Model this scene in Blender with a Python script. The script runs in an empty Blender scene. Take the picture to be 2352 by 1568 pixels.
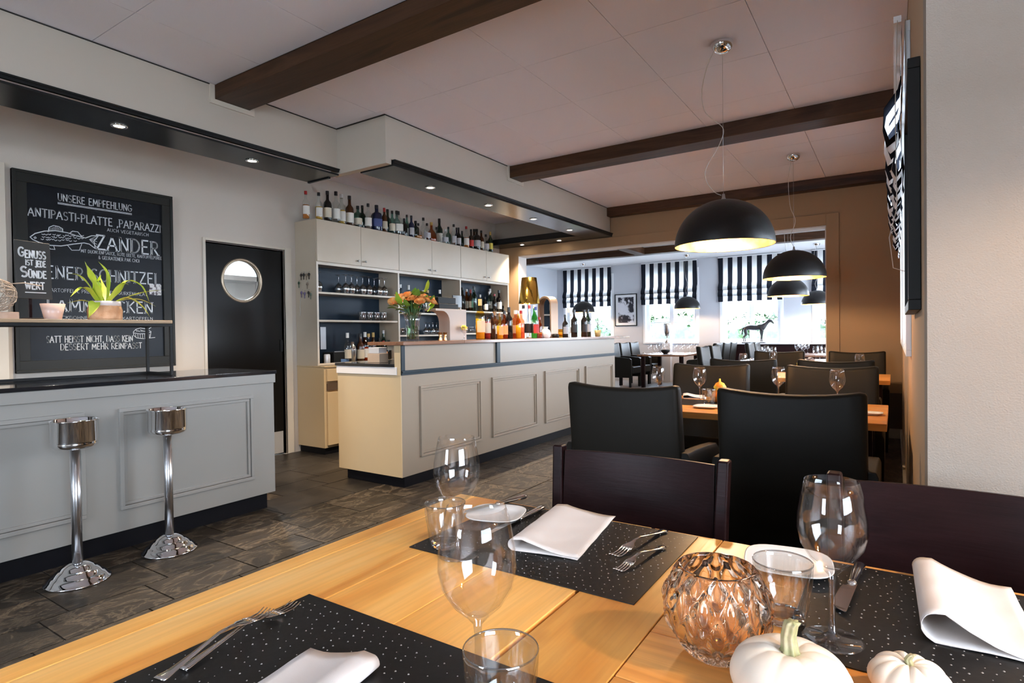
import bpy, bmesh, math, random
from mathutils import Vector, Matrix
random.seed(7)
S = bpy.context.scene
COL = S.collection
PI = math.pi
# ------------------------------------------------------------------ camera
FPX = 1338.47; CH = 1.2
YAW, PITCH, ROLL = 0.581362, -0.0130421, -0.0129465
fw = Vector((-math.sin(YAW)*math.cos(PITCH), math.cos(YAW)*math.cos(PITCH), math.sin(PITCH)))
_r = Vector((math.cos(YAW), math.sin(YAW), 0)); _u = _r.cross(fw)
rt = math.cos(ROLL)*_r + math.sin(ROLL)*_u
up = -math.sin(ROLL)*_r + math.cos(ROLL)*_u
cd = bpy.data.cameras.new('camera'); cam = bpy.data.objects.new('camera', cd); COL.objects.link(cam)
cd.sensor_width = 36; cd.lens = FPX/2352*36; cd.clip_start = 0.02; cd.clip_end = 200
m = Matrix((rt, up, -fw)).transposed().to_4x4(); m.translation = (0, 0, CH)
cam.matrix_world = m
S.camera = cam
def at(x, y, ax, v):
    """the point of a known real plane (table top, wall, shelf front ...) seen at a place of the photograph"""
    d = fw + (x-1176)/FPX*rt - (y-784)/FPX*up
    i = 'xyz'.index(ax); o = Vector((0, 0, CH)); return o + d*((v-o[i])/d[i])
# ------------------------------------------------------------------ view and world
S.view_settings.view_transform = 'Standard'; S.view_settings.look = 'None'
S.view_settings.gamma = 1; S.view_settings.exposure = 0.80
S.view_settings.use_curve_mapping = False
S.cycles.use_denoising = True
S.cycles.max_bounces = 10; S.cycles.transparent_max_bounces = 24; S.cycles.diffuse_bounces = 4
S.cycles.transmission_bounces = 10; S.cycles.glossy_bounces = 5
S.cycles.caustics_reflective = False; S.cycles.caustics_refractive = True
S.cycles.sample_clamp_indirect = 6
W = bpy.data.worlds.new('overcast_sky'); S.world = W; W.use_nodes = True
nt = W.node_tree; nt.nodes.clear()
bg = nt.nodes.new('ShaderNodeBackground'); wo = nt.nodes.new('ShaderNodeOutputWorld')
tc = nt.nodes.new('ShaderNodeTexCoord'); sx = nt.nodes.new('ShaderNodeSeparateXYZ'); cr = nt.nodes.new('ShaderNodeValToRGB')
nt.links.new(tc.outputs['Generated'], sx.inputs[0]); nt.links.new(sx.outputs['Z'], cr.inputs[0])
cr.color_ramp.elements[0].position = 0.0; cr.color_ramp.elements[0].color = (0.74, 0.855, 1.0, 1)
cr.color_ramp.elements[1].position = 1.0; cr.color_ramp.elements[1].color = (0.60, 0.78, 1.0, 1)
nt.links.new(cr.outputs[0], bg.inputs[0]); nt.links.new(bg.outputs[0], wo.inputs[0])
SKY = 16.0
bg.inputs[1].default_value = SKY
def portal(name, loc, size, rot):
    l = bpy.data.lights.new(name, 'AREA'); l.shape = 'RECTANGLE'; l.size, l.size_y = size; l.cycles.is_portal = True
    o = bpy.data.objects.new(name, l); o.location = loc; o.rotation_euler = rot; COL.objects.link(o); return o
def area(name, loc, size, rot, power, col):
    l = bpy.data.lights.new(name, 'AREA'); l.shape = 'RECTANGLE'; l.size, l.size_y = size; l.energy = power; l.color = col
    o = bpy.data.objects.new(name, l); o.location = loc; o.rotation_euler = rot; COL.objects.link(o); return o
# room constants (metres; camera stands at the origin, 1.2 m up)
CEIL = 2.92; XB = -5.21; XR = 0.065; YF = 7.6; YP = 1.72; YW = 13.96; YK = -3.4; XN = 2.6
FARX = -7.68
# daylight: glazed openings, sampled through portals
FARWIN = [(-7.42, -6.09), (-5.19, -3.93), (-3.33, -2.10), (-1.42, -0.30)]
for a, b in FARWIN: portal('window_portal', ((a+b)/2, YW+0.16, 1.9), (b-a, 1.9), (-PI/2, 0, 0))
RWIN = [(3.34, 4.75), (5.02, 6.45)]
for a, b in RWIN: portal('window_portal', (XR+0.17, (a+b)/2, 1.85), (1.45, b-a), (0, PI/2, 0))
BWIN = [(-2.5, -1.35)]
FRWIN = [(8.6, 10.4), (11.2, 13.2)]  # unseen side windows, added to brighten the far room
for a, b in FRWIN: portal('window_portal', (0.47, (a+b)/2, 1.8), (1.8, b-a), (0, PI/2, 0))
for a, b in BWIN: portal('window_portal', ((a+b)/2, YK-0.14, 1.75), (b-a, 1.6), (PI/2, 0, 0))
NWIN = [(-1.9, 0.3)]
for a, b in NWIN: portal('window_portal', (XN+0.14, (a+b)/2, 1.75), (1.6, b-a), (0, PI/2, 0))
WARM = (1.0, 0.70, 0.42); SPOTC = (1.0, 0.82, 0.62)
P_PEND, P_SPOT = 30, 105
# ------------------------------------------------------------------ materials
MATS = {}
def mat(name, col, rough=0.5, metal=0.0, spec=0.5, noise=None, bump=None, coat=0.0, sheen=0.0):
    if name in MATS: return MATS[name]
    m = bpy.data.materials.new(name); m.use_nodes = True; t = m.node_tree; p = t.nodes['Principled BSDF']
    p.inputs['Base Color'].default_value = (*col, 1); p.inputs['Roughness'].default_value = rough
    p.inputs['Metallic'].default_value = metal; p.inputs['Specular IOR Level'].default_value = spec
    p.inputs['Coat Weight'].default_value = coat; p.inputs['Coat Roughness'].default_value = 0.1
    tcn = t.nodes.new('ShaderNodeTexCoord')
    if noise:      # (scale, colour 2, lo, hi)
        n = t.nodes.new('ShaderNodeTexNoise'); n.inputs['Scale'].default_value = noise[0]; n.inputs['Detail'].default_value = 6
        r = t.nodes.new('ShaderNodeValToRGB'); r.color_ramp.elements[0].position = noise[2]; r.color_ramp.elements[1].position = noise[3]
        r.color_ramp.elements[0].color = (*col, 1); r.color_ramp.elements[1].color = (*noise[1], 1)
        t.links.new(tcn.outputs['Object'], n.inputs['Vector']); t.links.new(n.outputs['Fac'], r.inputs[0]); t.links.new(r.outputs[0], p.inputs['Base Color'])
    if bump:       # (scale, strength, distance)
        n = t.nodes.new('ShaderNodeTexNoise'); n.inputs['Scale'].default_value = bump[0]; n.inputs['Detail'].default_value = 4
        b = t.nodes.new('ShaderNodeBump'); b.inputs['Strength'].default_value = bump[1]; b.inputs['Distance'].default_value = bump[2]
        t.links.new(tcn.outputs['Object'], n.inputs['Vector']); t.links.new(n.outputs['Fac'], b.inputs['Height']); t.links.new(b.outputs[0], p.inputs['Normal'])
    MATS[name] = m; return m
def wood(name, c1, c2, c3, axis, scale=1.0, rough=0.4, vary=0.25, coat=0.0, knots=0.0, bumpd=0.0006, fine=0.3, spec=0.5):
    if name in MATS: return MATS[name]
    m = bpy.data.materials.new(name); m.use_nodes = True; t = m.node_tree; N = t.nodes; L = t.links; p = N['Principled BSDF']
    tcn = N.new('ShaderNodeTexCoord'); oi = N.new('ShaderNodeObjectInfo')
    ad = N.new('ShaderNodeVectorMath'); ad.operation = 'ADD'
    sc = N.new('ShaderNodeVectorMath'); sc.operation = 'SCALE'; sc.inputs[0].default_value = (37, 53, 71)
    L.new(oi.outputs['Random'], sc.inputs['Scale']); L.new(tcn.outputs['Object'], ad.inputs[0]); L.new(sc.outputs[0], ad.inputs[1])
    mp = N.new('ShaderNodeMapping'); s = [6*scale]*3; s['xyz'.index(axis)] = 0.9*scale
    mp.inputs['Scale'].default_value = s; L.new(ad.outputs[0], mp.inputs['Vector'])
    n1 = N.new('ShaderNodeTexNoise'); n1.inputs['Scale'].default_value = 1.6; n1.inputs['Detail'].default_value = 8; n1.inputs['Distortion'].default_value = 1.2
    L.new(mp.outputs[0], n1.inputs['Vector'])
    mp2 = N.new('ShaderNodeMapping'); s = [160*scale]*3; s['xyz'.index(axis)] = 5*scale
    mp2.inputs['Scale'].default_value = s; L.new(ad.outputs[0], mp2.inputs['Vector'])
    n2 = N.new('ShaderNodeTexNoise'); n2.inputs['Scale'].default_value = 1.0; n2.inputs['Detail'].default_value = 3; L.new(mp2.outputs[0], n2.inputs['Vector'])
    r = N.new('ShaderNodeValToRGB'); e = r.color_ramp.elements
    e[0].position = 0.32; e[0].color = (*c1, 1); e[1].position = 0.68; e[1].color = (*c3, 1); x = e.new(0.5); x.color = (*c2, 1)
    L.new(n1.outputs['Fac'], r.inputs[0])
    mx = N.new('ShaderNodeMix'); mx.data_type = 'RGBA'; mx.blend_type = 'MULTIPLY'; mx.inputs[0].default_value = fine
    r2 = N.new('ShaderNodeValToRGB'); r2.color_ramp.elements[0].position = 0.35; r2.color_ramp.elements[0].color = (0.45, 0.4, 0.35, 1); r2.color_ramp.elements[1].position = 0.6
    L.new(n2.outputs['Fac'], r2.inputs[0]); L.new(r.outputs[0], mx.inputs[6]); L.new(r2.outputs[0], mx.inputs[7])
    last = mx.outputs[2]
    if knots:
        v = N.new('ShaderNodeTexVoronoi'); v.inputs['Scale'].default_value = knots
        mk = N.new('ShaderNodeMapping'); s = [1.0]*3; s['xyz'.index(axis)] = 0.45; mk.inputs['Scale'].default_value = s
        L.new(ad.outputs[0], mk.inputs['Vector']); L.new(mk.outputs[0], v.inputs['Vector'])
        rk = N.new('ShaderNodeValToRGB'); rk.color_ramp.elements[0].position = 0.05; rk.color_ramp.elements[0].color = (0.3, 0.16, 0.07, 1)
        rk.color_ramp.elements[1].position = 0.13; rk.color_ramp.elements[1].color = (1, 1, 1, 1); L.new(v.outputs['Distance'], rk.inputs[0])
        m2 = N.new('ShaderNodeMix'); m2.data_type = 'RGBA'; m2.blend_type = 'MULTIPLY'; m2.inputs[0].default_value = 0.75
        L.new(last, m2.inputs[6]); L.new(rk.outputs[0], m2.inputs[7]); last = m2.outputs[2]
    hs = N.new('ShaderNodeHueSaturation'); mr = N.new('ShaderNodeMapRange'); mr.inputs['To Min'].default_value = 1-vary; mr.inputs['To Max'].default_value = 1+vary*0.6
    L.new(oi.outputs['Random'], mr.inputs['Value']); L.new(mr.outputs[0], hs.inputs['Value']); L.new(last, hs.inputs['Color']); L.new(hs.outputs[0], p.inputs['Base Color'])
    p.inputs['Roughness'].default_value = rough; p.inputs['Specular IOR Level'].default_value = spec; p.inputs['Coat Weight'].default_value = coat; p.inputs['Coat Roughness'].default_value = 0.15
    b = N.new('ShaderNodeBump'); b.inputs['Distance'].default_value = bumpd; b.inputs['Strength'].default_value = 0.5
    L.new(n2.outputs['Fac'], b.inputs['Height']); L.new(b.outputs[0], p.inputs['Normal'])
    MATS[name] = m; return m
def thin_glass(name, tint=(1, 1, 1), refl=0.0, rough=0.0, base=0.05):
    if name in MATS: return MATS[name]
    m = bpy.data.materials.new(name); m.use_nodes = True; t = m.node_tree; t.nodes.clear(); N = t.nodes; L = t.links
    o = N.new('ShaderNodeOutputMaterial'); a = N.new('ShaderNodeBsdfTransparent'); g = N.new('ShaderNodeBsdfGlossy')
    g.inputs['Roughness'].default_value = rough; a.inputs[0].default_value = (*tint, 1)
    lw = N.new('ShaderNodeLayerWeight'); lw.inputs['Blend'].default_value = 0.18
    r = N.new('ShaderNodeMapRange'); r.inputs['To Min'].default_value = base; r.inputs['To Max'].default_value = 0.85
    L.new(lw.outputs['Facing'], r.inputs['Value'])
    pw = N.new('ShaderNodeMath'); pw.operation = 'POWER'; pw.inputs[1].default_value = 2.2; L.new(lw.outputs['Facing'], pw.inputs[0]); L.new(pw.outputs[0], r.inputs['Value'])
    x = N.new('ShaderNodeMixShader'); L.new(r.outputs[0], x.inputs[0]); L.new(a.outputs[0], x.inputs[1]); L.new(g.outputs[0], x.inputs[2]); L.new(x.outputs[0], o.inputs[0])
    MATS[name] = m; return m
def solid_glass(name, col=(1, 1, 1), rough=0.0, ior=1.48, clear=0.0):
    if name in MATS: return MATS[name]
    m = bpy.data.materials.new(name); m.use_nodes = True; t = m.node_tree; t.nodes.clear(); N = t.nodes
    o = N.new('ShaderNodeOutputMaterial'); g = N.new('ShaderNodeBsdfGlass'); g.inputs['Color'].default_value = (*col, 1)
    g.inputs['Roughness'].default_value = rough; g.inputs['IOR'].default_value = ior; x = N.new('ShaderNodeMixShader'); a = N.new('ShaderNodeBsdfTransparent'); x.inputs[0].default_value = clear; a.inputs[0].default_value = (*col, 1)
    t.links.new(g.outputs[0], x.inputs[1]); t.links.new(a.outputs[0], x.inputs[2]); t.links.new(x.outputs[0], o.inputs[0])
    MATS[name] = m; return m
def emit(name, col, st):
    if name in MATS: return MATS[name]
    m = bpy.data.materials.new(name); m.use_nodes = True; t = m.node_tree; t.nodes.clear()
    o = t.nodes.new('ShaderNodeOutputMaterial'); e = t.nodes.new('ShaderNodeEmission'); e.inputs[0].default_value = (*col, 1); e.inputs[1].default_value = st
    t.links.new(e.outputs[0], o.inputs[0]); MATS[name] = m; return m
def cloth(name, col, trans=0.4):
    if name in MATS: return MATS[name]
    m = bpy.data.materials.new(name); m.use_nodes = True; t = m.node_tree; t.nodes.clear(); N = t.nodes; L = t.links
    o = N.new('ShaderNodeOutputMaterial'); d = N.new('ShaderNodeBsdfDiffuse'); d.inputs[0].default_value = (*col, 1)
    s = N.new('ShaderNodeBsdfTranslucent'); s.inputs[0].default_value = (*col, 1)
    x = N.new('ShaderNodeMixShader'); x.inputs[0].default_value = trans
    L.new(d.outputs[0], x.inputs[1]); L.new(s.outputs[0], x.inputs[2]); L.new(x.outputs[0], o.inputs[0]); MATS[name] = m; return m
def slate(name, base, vein, rough, bumpd):
    if name in MATS: return MATS[name]
    m = bpy.data.materials.new(name); m.use_nodes = True; t = m.node_tree; N = t.nodes; L = t.links; p = N['Principled BSDF']
    tcn = N.new('ShaderNodeTexCoord'); oi = N.new('ShaderNodeObjectInfo'); ad = N.new('ShaderNodeVectorMath'); ad.operation = 'ADD'
    sc = N.new('ShaderNodeVectorMath'); sc.operation = 'SCALE'; sc.inputs[0].default_value = (37, 53, 71)
    L.new(oi.outputs['Random'], sc.inputs['Scale']); L.new(tcn.outputs['Object'], ad.inputs[0]); L.new(sc.outputs[0], ad.inputs[1])
    mp = N.new('ShaderNodeMapping'); mp.inputs['Scale'].default_value = (1.7, 0.8, 1); L.new(ad.outputs[0], mp.inputs['Vector'])
    n = N.new('ShaderNodeTexNoise'); n.inputs['Scale'].default_value = 3.2; n.inputs['Detail'].default_value = 7; n.inputs['Roughness'].default_value = 0.62; n.inputs['Distortion'].default_value = 1.5; L.new(mp.outputs[0], n.inputs['Vector'])
    v = N.new('ShaderNodeTexNoise'); v.inputs['Scale'].default_value = 3.6; v.inputs['Detail'].default_value = 7; v.inputs['Roughness'].default_value = 0.65; v.inputs['Distortion'].default_value = 1.2; L.new(mp.outputs[0], v.inputs['Vector'])
    # thin light veins where the noise crosses its middle value
    sb = N.new('ShaderNodeMath'); sb.operation = 'SUBTRACT'; sb.inputs[1].default_value = 0.5; L.new(v.outputs['Fac'], sb.inputs[0])
    ab = N.new('ShaderNodeMath'); ab.operation = 'ABSOLUTE'; L.new(sb.outputs[0], ab.inputs[0])
    r = N.new('ShaderNodeValToRGB'); r.color_ramp.elements[0].position = 0.0; r.color_ramp.elements[0].color = (*vein, 1); r.color_ramp.elements[1].position = 0.035; r.color_ramp.elements[1].color = (0, 0, 0, 1); L.new(ab.outputs[0], r.inputs[0])
    r2 = N.new('ShaderNodeValToRGB'); r2.color_ramp.elements[0].position = 0.3; r2.color_ramp.elements[0].color = (*[c*0.55 for c in base], 1); r2.color_ramp.elements[1].position = 0.72; r2.color_ramp.elements[1].color = (*[c*1.5 for c in base], 1); L.new(n.outputs['Fac'], r2.inputs[0])
    mx = N.new('ShaderNodeMix'); mx.data_type = 'RGBA'; mx.blend_type = 'ADD'; mx.inputs[0].default_value = 1.0; L.new(r2.outputs[0], mx.inputs[6]); L.new(r.outputs[0], mx.inputs[7])
    hs = N.new('ShaderNodeHueSaturation'); mr = N.new('ShaderNodeMapRange'); mr.inputs['To Min'].default_value = 0.7; mr.inputs['To Max'].default_value = 1.3
    L.new(oi.outputs['Random'], mr.inputs['Value']); L.new(mr.outputs[0], hs.inputs['Value']); L.new(mx.outputs[2], hs.inputs['Color']); L.new(hs.outputs[0], p.inputs['Base Color'])
    p.inputs['Roughness'].default_value = rough; p.inputs['Specular IOR Level'].default_value = 0.3
    b = N.new('ShaderNodeBump'); b.inputs['Distance'].default_value = bumpd; b.inputs['Strength'].default_value = 0.8; L.new(n.outputs['Fac'], b.inputs['Height']); L.new(b.outputs[0], p.inputs['Normal'])
    MATS[name] = m; return m

M_WALL = mat('wall_plaster', (0.56, 0.495, 0.43), 0.85, bump=(140, 0.25, 0.002))
M_WALLW = mat('wall_plaster_warm_lit', (0.46, 0.32, 0.20), 0.8, bump=(140, 0.25, 0.002))  # plaster with the warm lamp wash painted into its colour
M_WALLO = mat('opening_plaster_shaded', (0.33, 0.21, 0.115), 0.8, bump=(140, 0.25, 0.002))  # darker brown plaster, the lack of daylight painted into the colour
M_PIER = mat('woodchip_paper', (0.315, 0.278, 0.24), 0.9, bump=(260, 0.7, 0.002), noise=(3, (0.28, 0.243, 0.205), 0.35, 0.75))
M_FARW = mat('far_wall_white', (0.55, 0.565, 0.61), 0.8)
M_CEIL = mat('ceiling_tile_white', (0.90, 0.87, 0.93), 0.8, bump=(220, 0.5, 0.0015))
M_JOINT = mat('dark_joint', (0.25, 0.23, 0.22), 0.9)
M_SOFF = mat('soffit_paint', (0.50, 0.44, 0.37), 0.6)
M_BLACKP = mat('black_lacquer', (0.012, 0.013, 0.014), 0.25, spec=0.25)
M_BEAM = wood('beam_wood', (0.046, 0.020, 0.009), (0.082, 0.037, 0.018), (0.024, 0.010, 0.005), 'x', 0.6, 0.42, 0.15, spec=.22)
M_BEAMY = wood('beam_wood_y', (0.046, 0.020, 0.009), (0.082, 0.037, 0.018), (0.024, 0.010, 0.005), 'y', 0.6, 0.42, 0.15, spec=.22)
M_CREAM = mat('cream_paint', (0.53, 0.455, 0.355), 0.35, noise=(2.5, (0.49, 0.405, 0.295), 0.4, 0.8))
M_CREAM_LIT = mat('cream_paint_spot_warm', (0.58, 0.43, 0.25), 0.35, noise=(1.6, (0.52, 0.41, 0.27), 0.4, 0.8))  # same cream with the warm spotlight tint painted into the colour
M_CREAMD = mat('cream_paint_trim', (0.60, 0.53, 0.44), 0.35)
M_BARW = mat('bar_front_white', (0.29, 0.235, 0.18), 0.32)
M_LCW = mat('left_counter_white', (0.30, 0.283, 0.258), 0.25)
M_NAVY = mat('navy_panel', (0.014, 0.026, 0.042), 0.4, spec=0.2)
M_TRIM = mat('dark_blue_trim', (0.018, 0.030, 0.040), 0.35, spec=0.3)
M_KICK = mat('black_kickboard', (0.006, 0.006, 0.008), 0.4, spec=0.15)
M_SLAB = mat('black_stone_top', (0.012, 0.012, 0.014), 0.08)
M_BARTOP = wood('bar_top_wood', (0.20, 0.085, 0.04), (0.27, 0.12, 0.06), (0.13, 0.055, 0.03), 'y', 0.7, 0.25, 0.0, coat=0.5)
M_OAKY = wood('oak_y', (0.78, 0.30, 0.05), (0.92, 0.46, 0.11), (0.95, 0.56, 0.19), 'y', 0.7, 0.33, 0.22, knots=5, fine=0.2)
M_OAKX = wood('oak_x', (0.70, 0.26, 0.045), (0.82, 0.36, 0.085), (0.88, 0.45, 0.13), 'x', 0.7, 0.33, 0.2, knots=5, fine=0.25)
M_SHELF = wood('shelf_wood', (0.35, 0.22, 0.12), (0.42, 0.28, 0.16), (0.5, 0.35, 0.22), 'y', 1.0, 0.5, 0.1)
M_LEATH = mat('black_leather', (0.011, 0.0095, 0.007), 0.5, spec=0.16, bump=(420, 0.35, 0.0006))
M_DARKW = wood('chair_wood', (0.009, 0.0032, 0.0035), (0.014, 0.005, 0.0055), (0.006, 0.0025, 0.0028), 'x', 1.0, 0.34, 0.1, coat=0.0, spec=.13)
M_CHROME = mat('chrome', (0.82, 0.82, 0.83), 0.07, 1.0)
M_STEEL = mat('brushed_steel', (0.55, 0.55, 0.56), 0.28, 1.0)
M_BLACKM = mat('black_metal', (0.010, 0.010, 0.010), 0.45, spec=0.2)
M_DOORB = mat('black_door', (0.008, 0.007, 0.006), 0.3, spec=0.15)
M_GLASS = thin_glass('clear_glass')
M_PANE = thin_glass('window_pane', base=0.04)
M_THICK = thin_glass('tumbler_glass', (0.90, 0.91, 0.91), base=0.12); M_PUCK = solid_glass('tumbler_base_glass')
M_CRYS = solid_glass('amber_crystal', (1.0, 0.945, 0.89), 0.0, 1.5, 0.0)
M_WHITE = mat('white_ceramic', (0.85, 0.83, 0.80), 0.2)
M_NAP = mat('linen_napkin', (0.74, 0.68, 0.64), 0.9, bump=(900, 0.4, 0.0005))
M_WINFR = mat('white_window_frame', (0.85, 0.86, 0.88), 0.35)
M_CHALK = mat('chalk', (0.62, 0.64, 0.66), 0.9)
M_BOARD = mat('chalkboard', (0.007, 0.008, 0.011), 0.35, spec=0.2, noise=(1.5, (0.013, 0.018, 0.026), 0.45, 0.8))
M_FRAMEG = mat('board_frame', (0.020, 0.020, 0.018), 0.4, spec=0.2)
M_CHIRE = mat('cable', (0.6, 0.55, 0.5), 0.4)
# ------------------------------------------------------------------ mesh builder
class MB:
    def __init__(s): s.v = []; s.f = []; s.mi = []; s.sm = []; s.cur = 0; s.smooth = False
    def add(s, vs, fs, smooth=None):
        b = len(s.v); s.v += [tuple(v) for v in vs]
        for f in fs: s.f.append(tuple(i+b for i in f)); s.mi.append(s.cur); s.sm.append(s.smooth if smooth is None else smooth)
        return s
    def box(s, x0, x1, y0, y1, z0, z1):
        return s.add([(x0,y0,z0),(x1,y0,z0),(x1,y1,z0),(x0,y1,z0),(x0,y0,z1),(x1,y0,z1),(x1,y1,z1),(x0,y1,z1)],
                     [(0,3,2,1),(4,5,6,7),(0,1,5,4),(1,2,6,5),(2,3,7,6),(3,0,4,7)], False)
    def rings(s, rings, closed_u=True, cap0=True, cap1=True, smooth=True):
        n = len(rings[0]); vs = [p for r in rings for p in r]; fs = []
        for i in range(len(rings)-1):
            for j in range(n if closed_u else n-1):
                k = (j+1) % n; fs.append((i*n+j, i*n+k, (i+1)*n+k, (i+1)*n+j))
        if cap0: fs.append(tuple(range(n-1, -1, -1)))
        if cap1: fs.append(tuple((len(rings)-1)*n+j for j in range(n)))
        return s.add(vs, fs, smooth)
    def lathe(s, prof, n=24, c=(0,0,0), cap0=True, cap1=True, smooth=True, amp=None):
        R = []
        for r, z in prof:
            R.append([(c[0]+r*math.cos(2*PI*j/n), c[1]+r*math.sin(2*PI*j/n), c[2]+z) for j in range(n)])
        return s.rings(R, True, cap0, cap1, smooth)
    def tube(s, pts, r, n=8, cap=True):
        pts = [Vector(p) for p in pts]; R = []; prev = None
        for i, p in enumerate(pts):
            d = (pts[min(i+1, len(pts)-1)]-pts[max(i-1, 0)]).normalized()
            if prev is None:
                a = Vector((0,0,1)) if abs(d.z) < 0.9 else Vector((1,0,0)); u = d.cross(a).normalized()
            else: u = (prev - d*prev.dot(d)).normalized()
            prev = u; w = d.cross(u); rr = r[i] if isinstance(r, (list, tuple)) else r
            R.append([tuple(p + (u*math.cos(2*PI*j/n)+w*math.sin(2*PI*j/n))*rr) for j in range(n)])
        return s.rings(R, True, cap, cap, True)
    def xf(s, M, start=0):
        for i in range(start, len(s.v)): s.v[i] = tuple(M @ Vector(s.v[i]))
        return s
    def build(s, name, m, parent=None, bevel=0.0, loc=None, seg=2, fix=True):
        me = bpy.data.meshes.new(name); me.from_pydata(s.v, [], s.f)
        for k in (m if isinstance(m, (list, tuple)) else [m]): me.materials.append(k)
        me.polygons.foreach_set('material_index', s.mi); me.polygons.foreach_set('use_smooth', s.sm); me.update()
        if fix:
            b = bmesh.new(); b.from_mesh(me); bmesh.ops.recalc_face_normals(b, faces=b.faces); b.to_mesh(me); b.free()
        o = bpy.data.objects.new(name, me); COL.objects.link(o)
        if parent: o.parent = parent
        if loc is not None: o.location = loc
        if bevel:
            mo = o.modifiers.new('bevel', 'BEVEL'); mo.width = bevel; mo.segments = seg; mo.limit_method = 'ANGLE'; mo.angle_limit = 0.7
            for pl in me.polygons: pl.use_smooth = True
            mo.harden_normals = True
        return o
def box(name, m, x0, x1, y0, y1, z0, z1, parent=None, bevel=0.0):
    return MB().box(min(x0,x1), max(x0,x1), min(y0,y1), max(y0,y1), min(z0,z1), max(z0,z1)).build(name, m, parent, bevel)
def lab(o, label, cat, group=None):
    o['label'] = label; o['category'] = cat
    if group: o['group'] = group
    return o
def thing(name, label, cat, loc=(0,0,0), rz=0, group=None):
    o = bpy.data.objects.new(name, None); COL.objects.link(o); o.empty_display_size = 0.05
    o.location = loc; o.rotation_euler = (0, 0, rz); return lab(o, label, cat, group)
def struct(o): o['kind'] = 'structure'; return o
def snode(name):
    o = bpy.data.objects.new(name, None); COL.objects.link(o); o['kind'] = 'structure'; return o
KIDS = {}
def kids(o):
    if o.name not in KIDS: KIDS[o.name] = list(o.children)
    return KIDS[o.name]
def dup(o, loc=None, rz=None, label=None, cat=None, group=None, parent=None, name=None, scale=None):
    c = o.copy(); COL.objects.link(c)
    if parent: c.parent = parent
    if loc is not None: c.location = loc
    if rz is not None: c.rotation_euler = (0, 0, rz)
    if label: c['label'] = label
    if group: c['group'] = group
    if scale: c.scale = scale
    for ch in kids(o): dup(ch, parent=c)
    return c
NTH = ['first','second','third','fourth','fifth','sixth','seventh','eighth','ninth','tenth','eleventh','twelfth','thirteenth','fourteenth','fifteenth','sixteenth','seventeenth','eighteenth','nineteenth','twentieth','twenty-first','twenty-second','twenty-third','twenty-fourth','twenty-fifth','twenty-sixth','twenty-seventh','twenty-eighth','twenty-ninth','thirtieth','thirty-first','thirty-second','thirty-third','thirty-fourth','thirty-fifth','thirty-sixth','thirty-seventh','thirty-eighth','thirty-ninth','fortieth','forty-first','forty-second','forty-third','forty-fourth','forty-fifth','forty-sixth','forty-seventh','forty-eighth']
# ------------------------------------------------------------------ setting
def wall(name, m, axis, c0, c1, a0, a1, z0, z1, holes=()):
    """wall slab between c0 and c1 on its thin axis, from a0 to a1, with rectangular openings (a, b, za, zb)"""
    mb = MB(); cuts = sorted({a0, a1, *[h[0] for h in holes], *[h[1] for h in holes]})
    def put(a, b, za, zb):
        if b-a < 1e-4 or zb-za < 1e-4: return
        if axis == 'x': mb.box(c0, c1, a, b, za, zb)
        else: mb.box(a, b, c0, c1, za, zb)
    for a, b in zip(cuts, cuts[1:]):
        hs = sorted([h for h in holes if h[0] <= a+1e-6 and h[1] >= b-1e-6], key=lambda h: h[2]); z = z0
        for h in hs: put(a, b, z, h[2]); z = h[3]
        put(a, b, z, z1)
    return struct(mb.build(name, m))
DOOR = (2.90, 3.70, 0.0, 2.075)
wall('wall_left', M_WALL, 'x', XB-0.16, XB, YK, YF+0.0, 0, CEIL+0.02, [DOOR])
wall('wall_right', M_WALLW, 'x', XR, XR+0.18, YP+0.16, YF, 0, CEIL+0.02, [(a, b, 1.10, 2.58) for a, b in RWIN])
struct(box('wall_corner', M_PIER, XR, XN, YP, YP+0.16, 0, CEIL+0.02))
wall('wall_right_near', M_WALL, 'x', XN, XN+0.16, YK, YP+0.16, 0, CEIL+0.02, [(a, b, 0.95, 2.55) for a, b in NWIN])
wall('wall_back', M_WALL, 'y', YK-0.16, YK, XB-0.16, XN+0.16, 0, CEIL+0.02, [(a, b, 0.95, 2.55) for a, b in BWIN])
OPEN = (-4.86, -0.655, -0.01, 2.40)
wall('wall_opening', M_WALLO, 'y', YF, YF+0.22, FARX-0.2, XR+0.18, 0, CEIL+0.02, [(OPEN[0], OPEN[1], 0, OPEN[3])])
wall('wall_far', M_FARW, 'y', YW, YW+0.2, FARX-0.2, 0.5, 0, CEIL+0.02, [(a, b, 0.95, 2.72) for a, b in FARWIN])
wall('wall_far_left', M_FARW, 'x', FARX-0.2, FARX, YF+0.22, YW, 0, CEIL+0.02)
wall('wall_far_right', M_FARW, 'x', 0.3, 0.5, YF+0.22, YW, 0, CEIL+0.02, [(a, b, 0.9, 2.7) for a, b in FRWIN])
# window glazing of the windows nobody sees from inside is left out; far windows are built below
M_GROUT = mat('floor_grout', (0.16, 0.145, 0.13), 0.8)
floor = struct(box('floor', M_GROUT, FARX-0.2, XN+0.16, YK-0.16, YW+0.2, -0.12, 0.0))
struct(box('ceiling_slab', M_JOINT, FARX-0.2, XN+0.16, YK-0.16, YW+0.2, CEIL+0.02, CEIL+0.14))
bpy.data.objects['ceiling_slab'].name = 'ceiling'
ceil = bpy.data.objects['ceiling']
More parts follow.
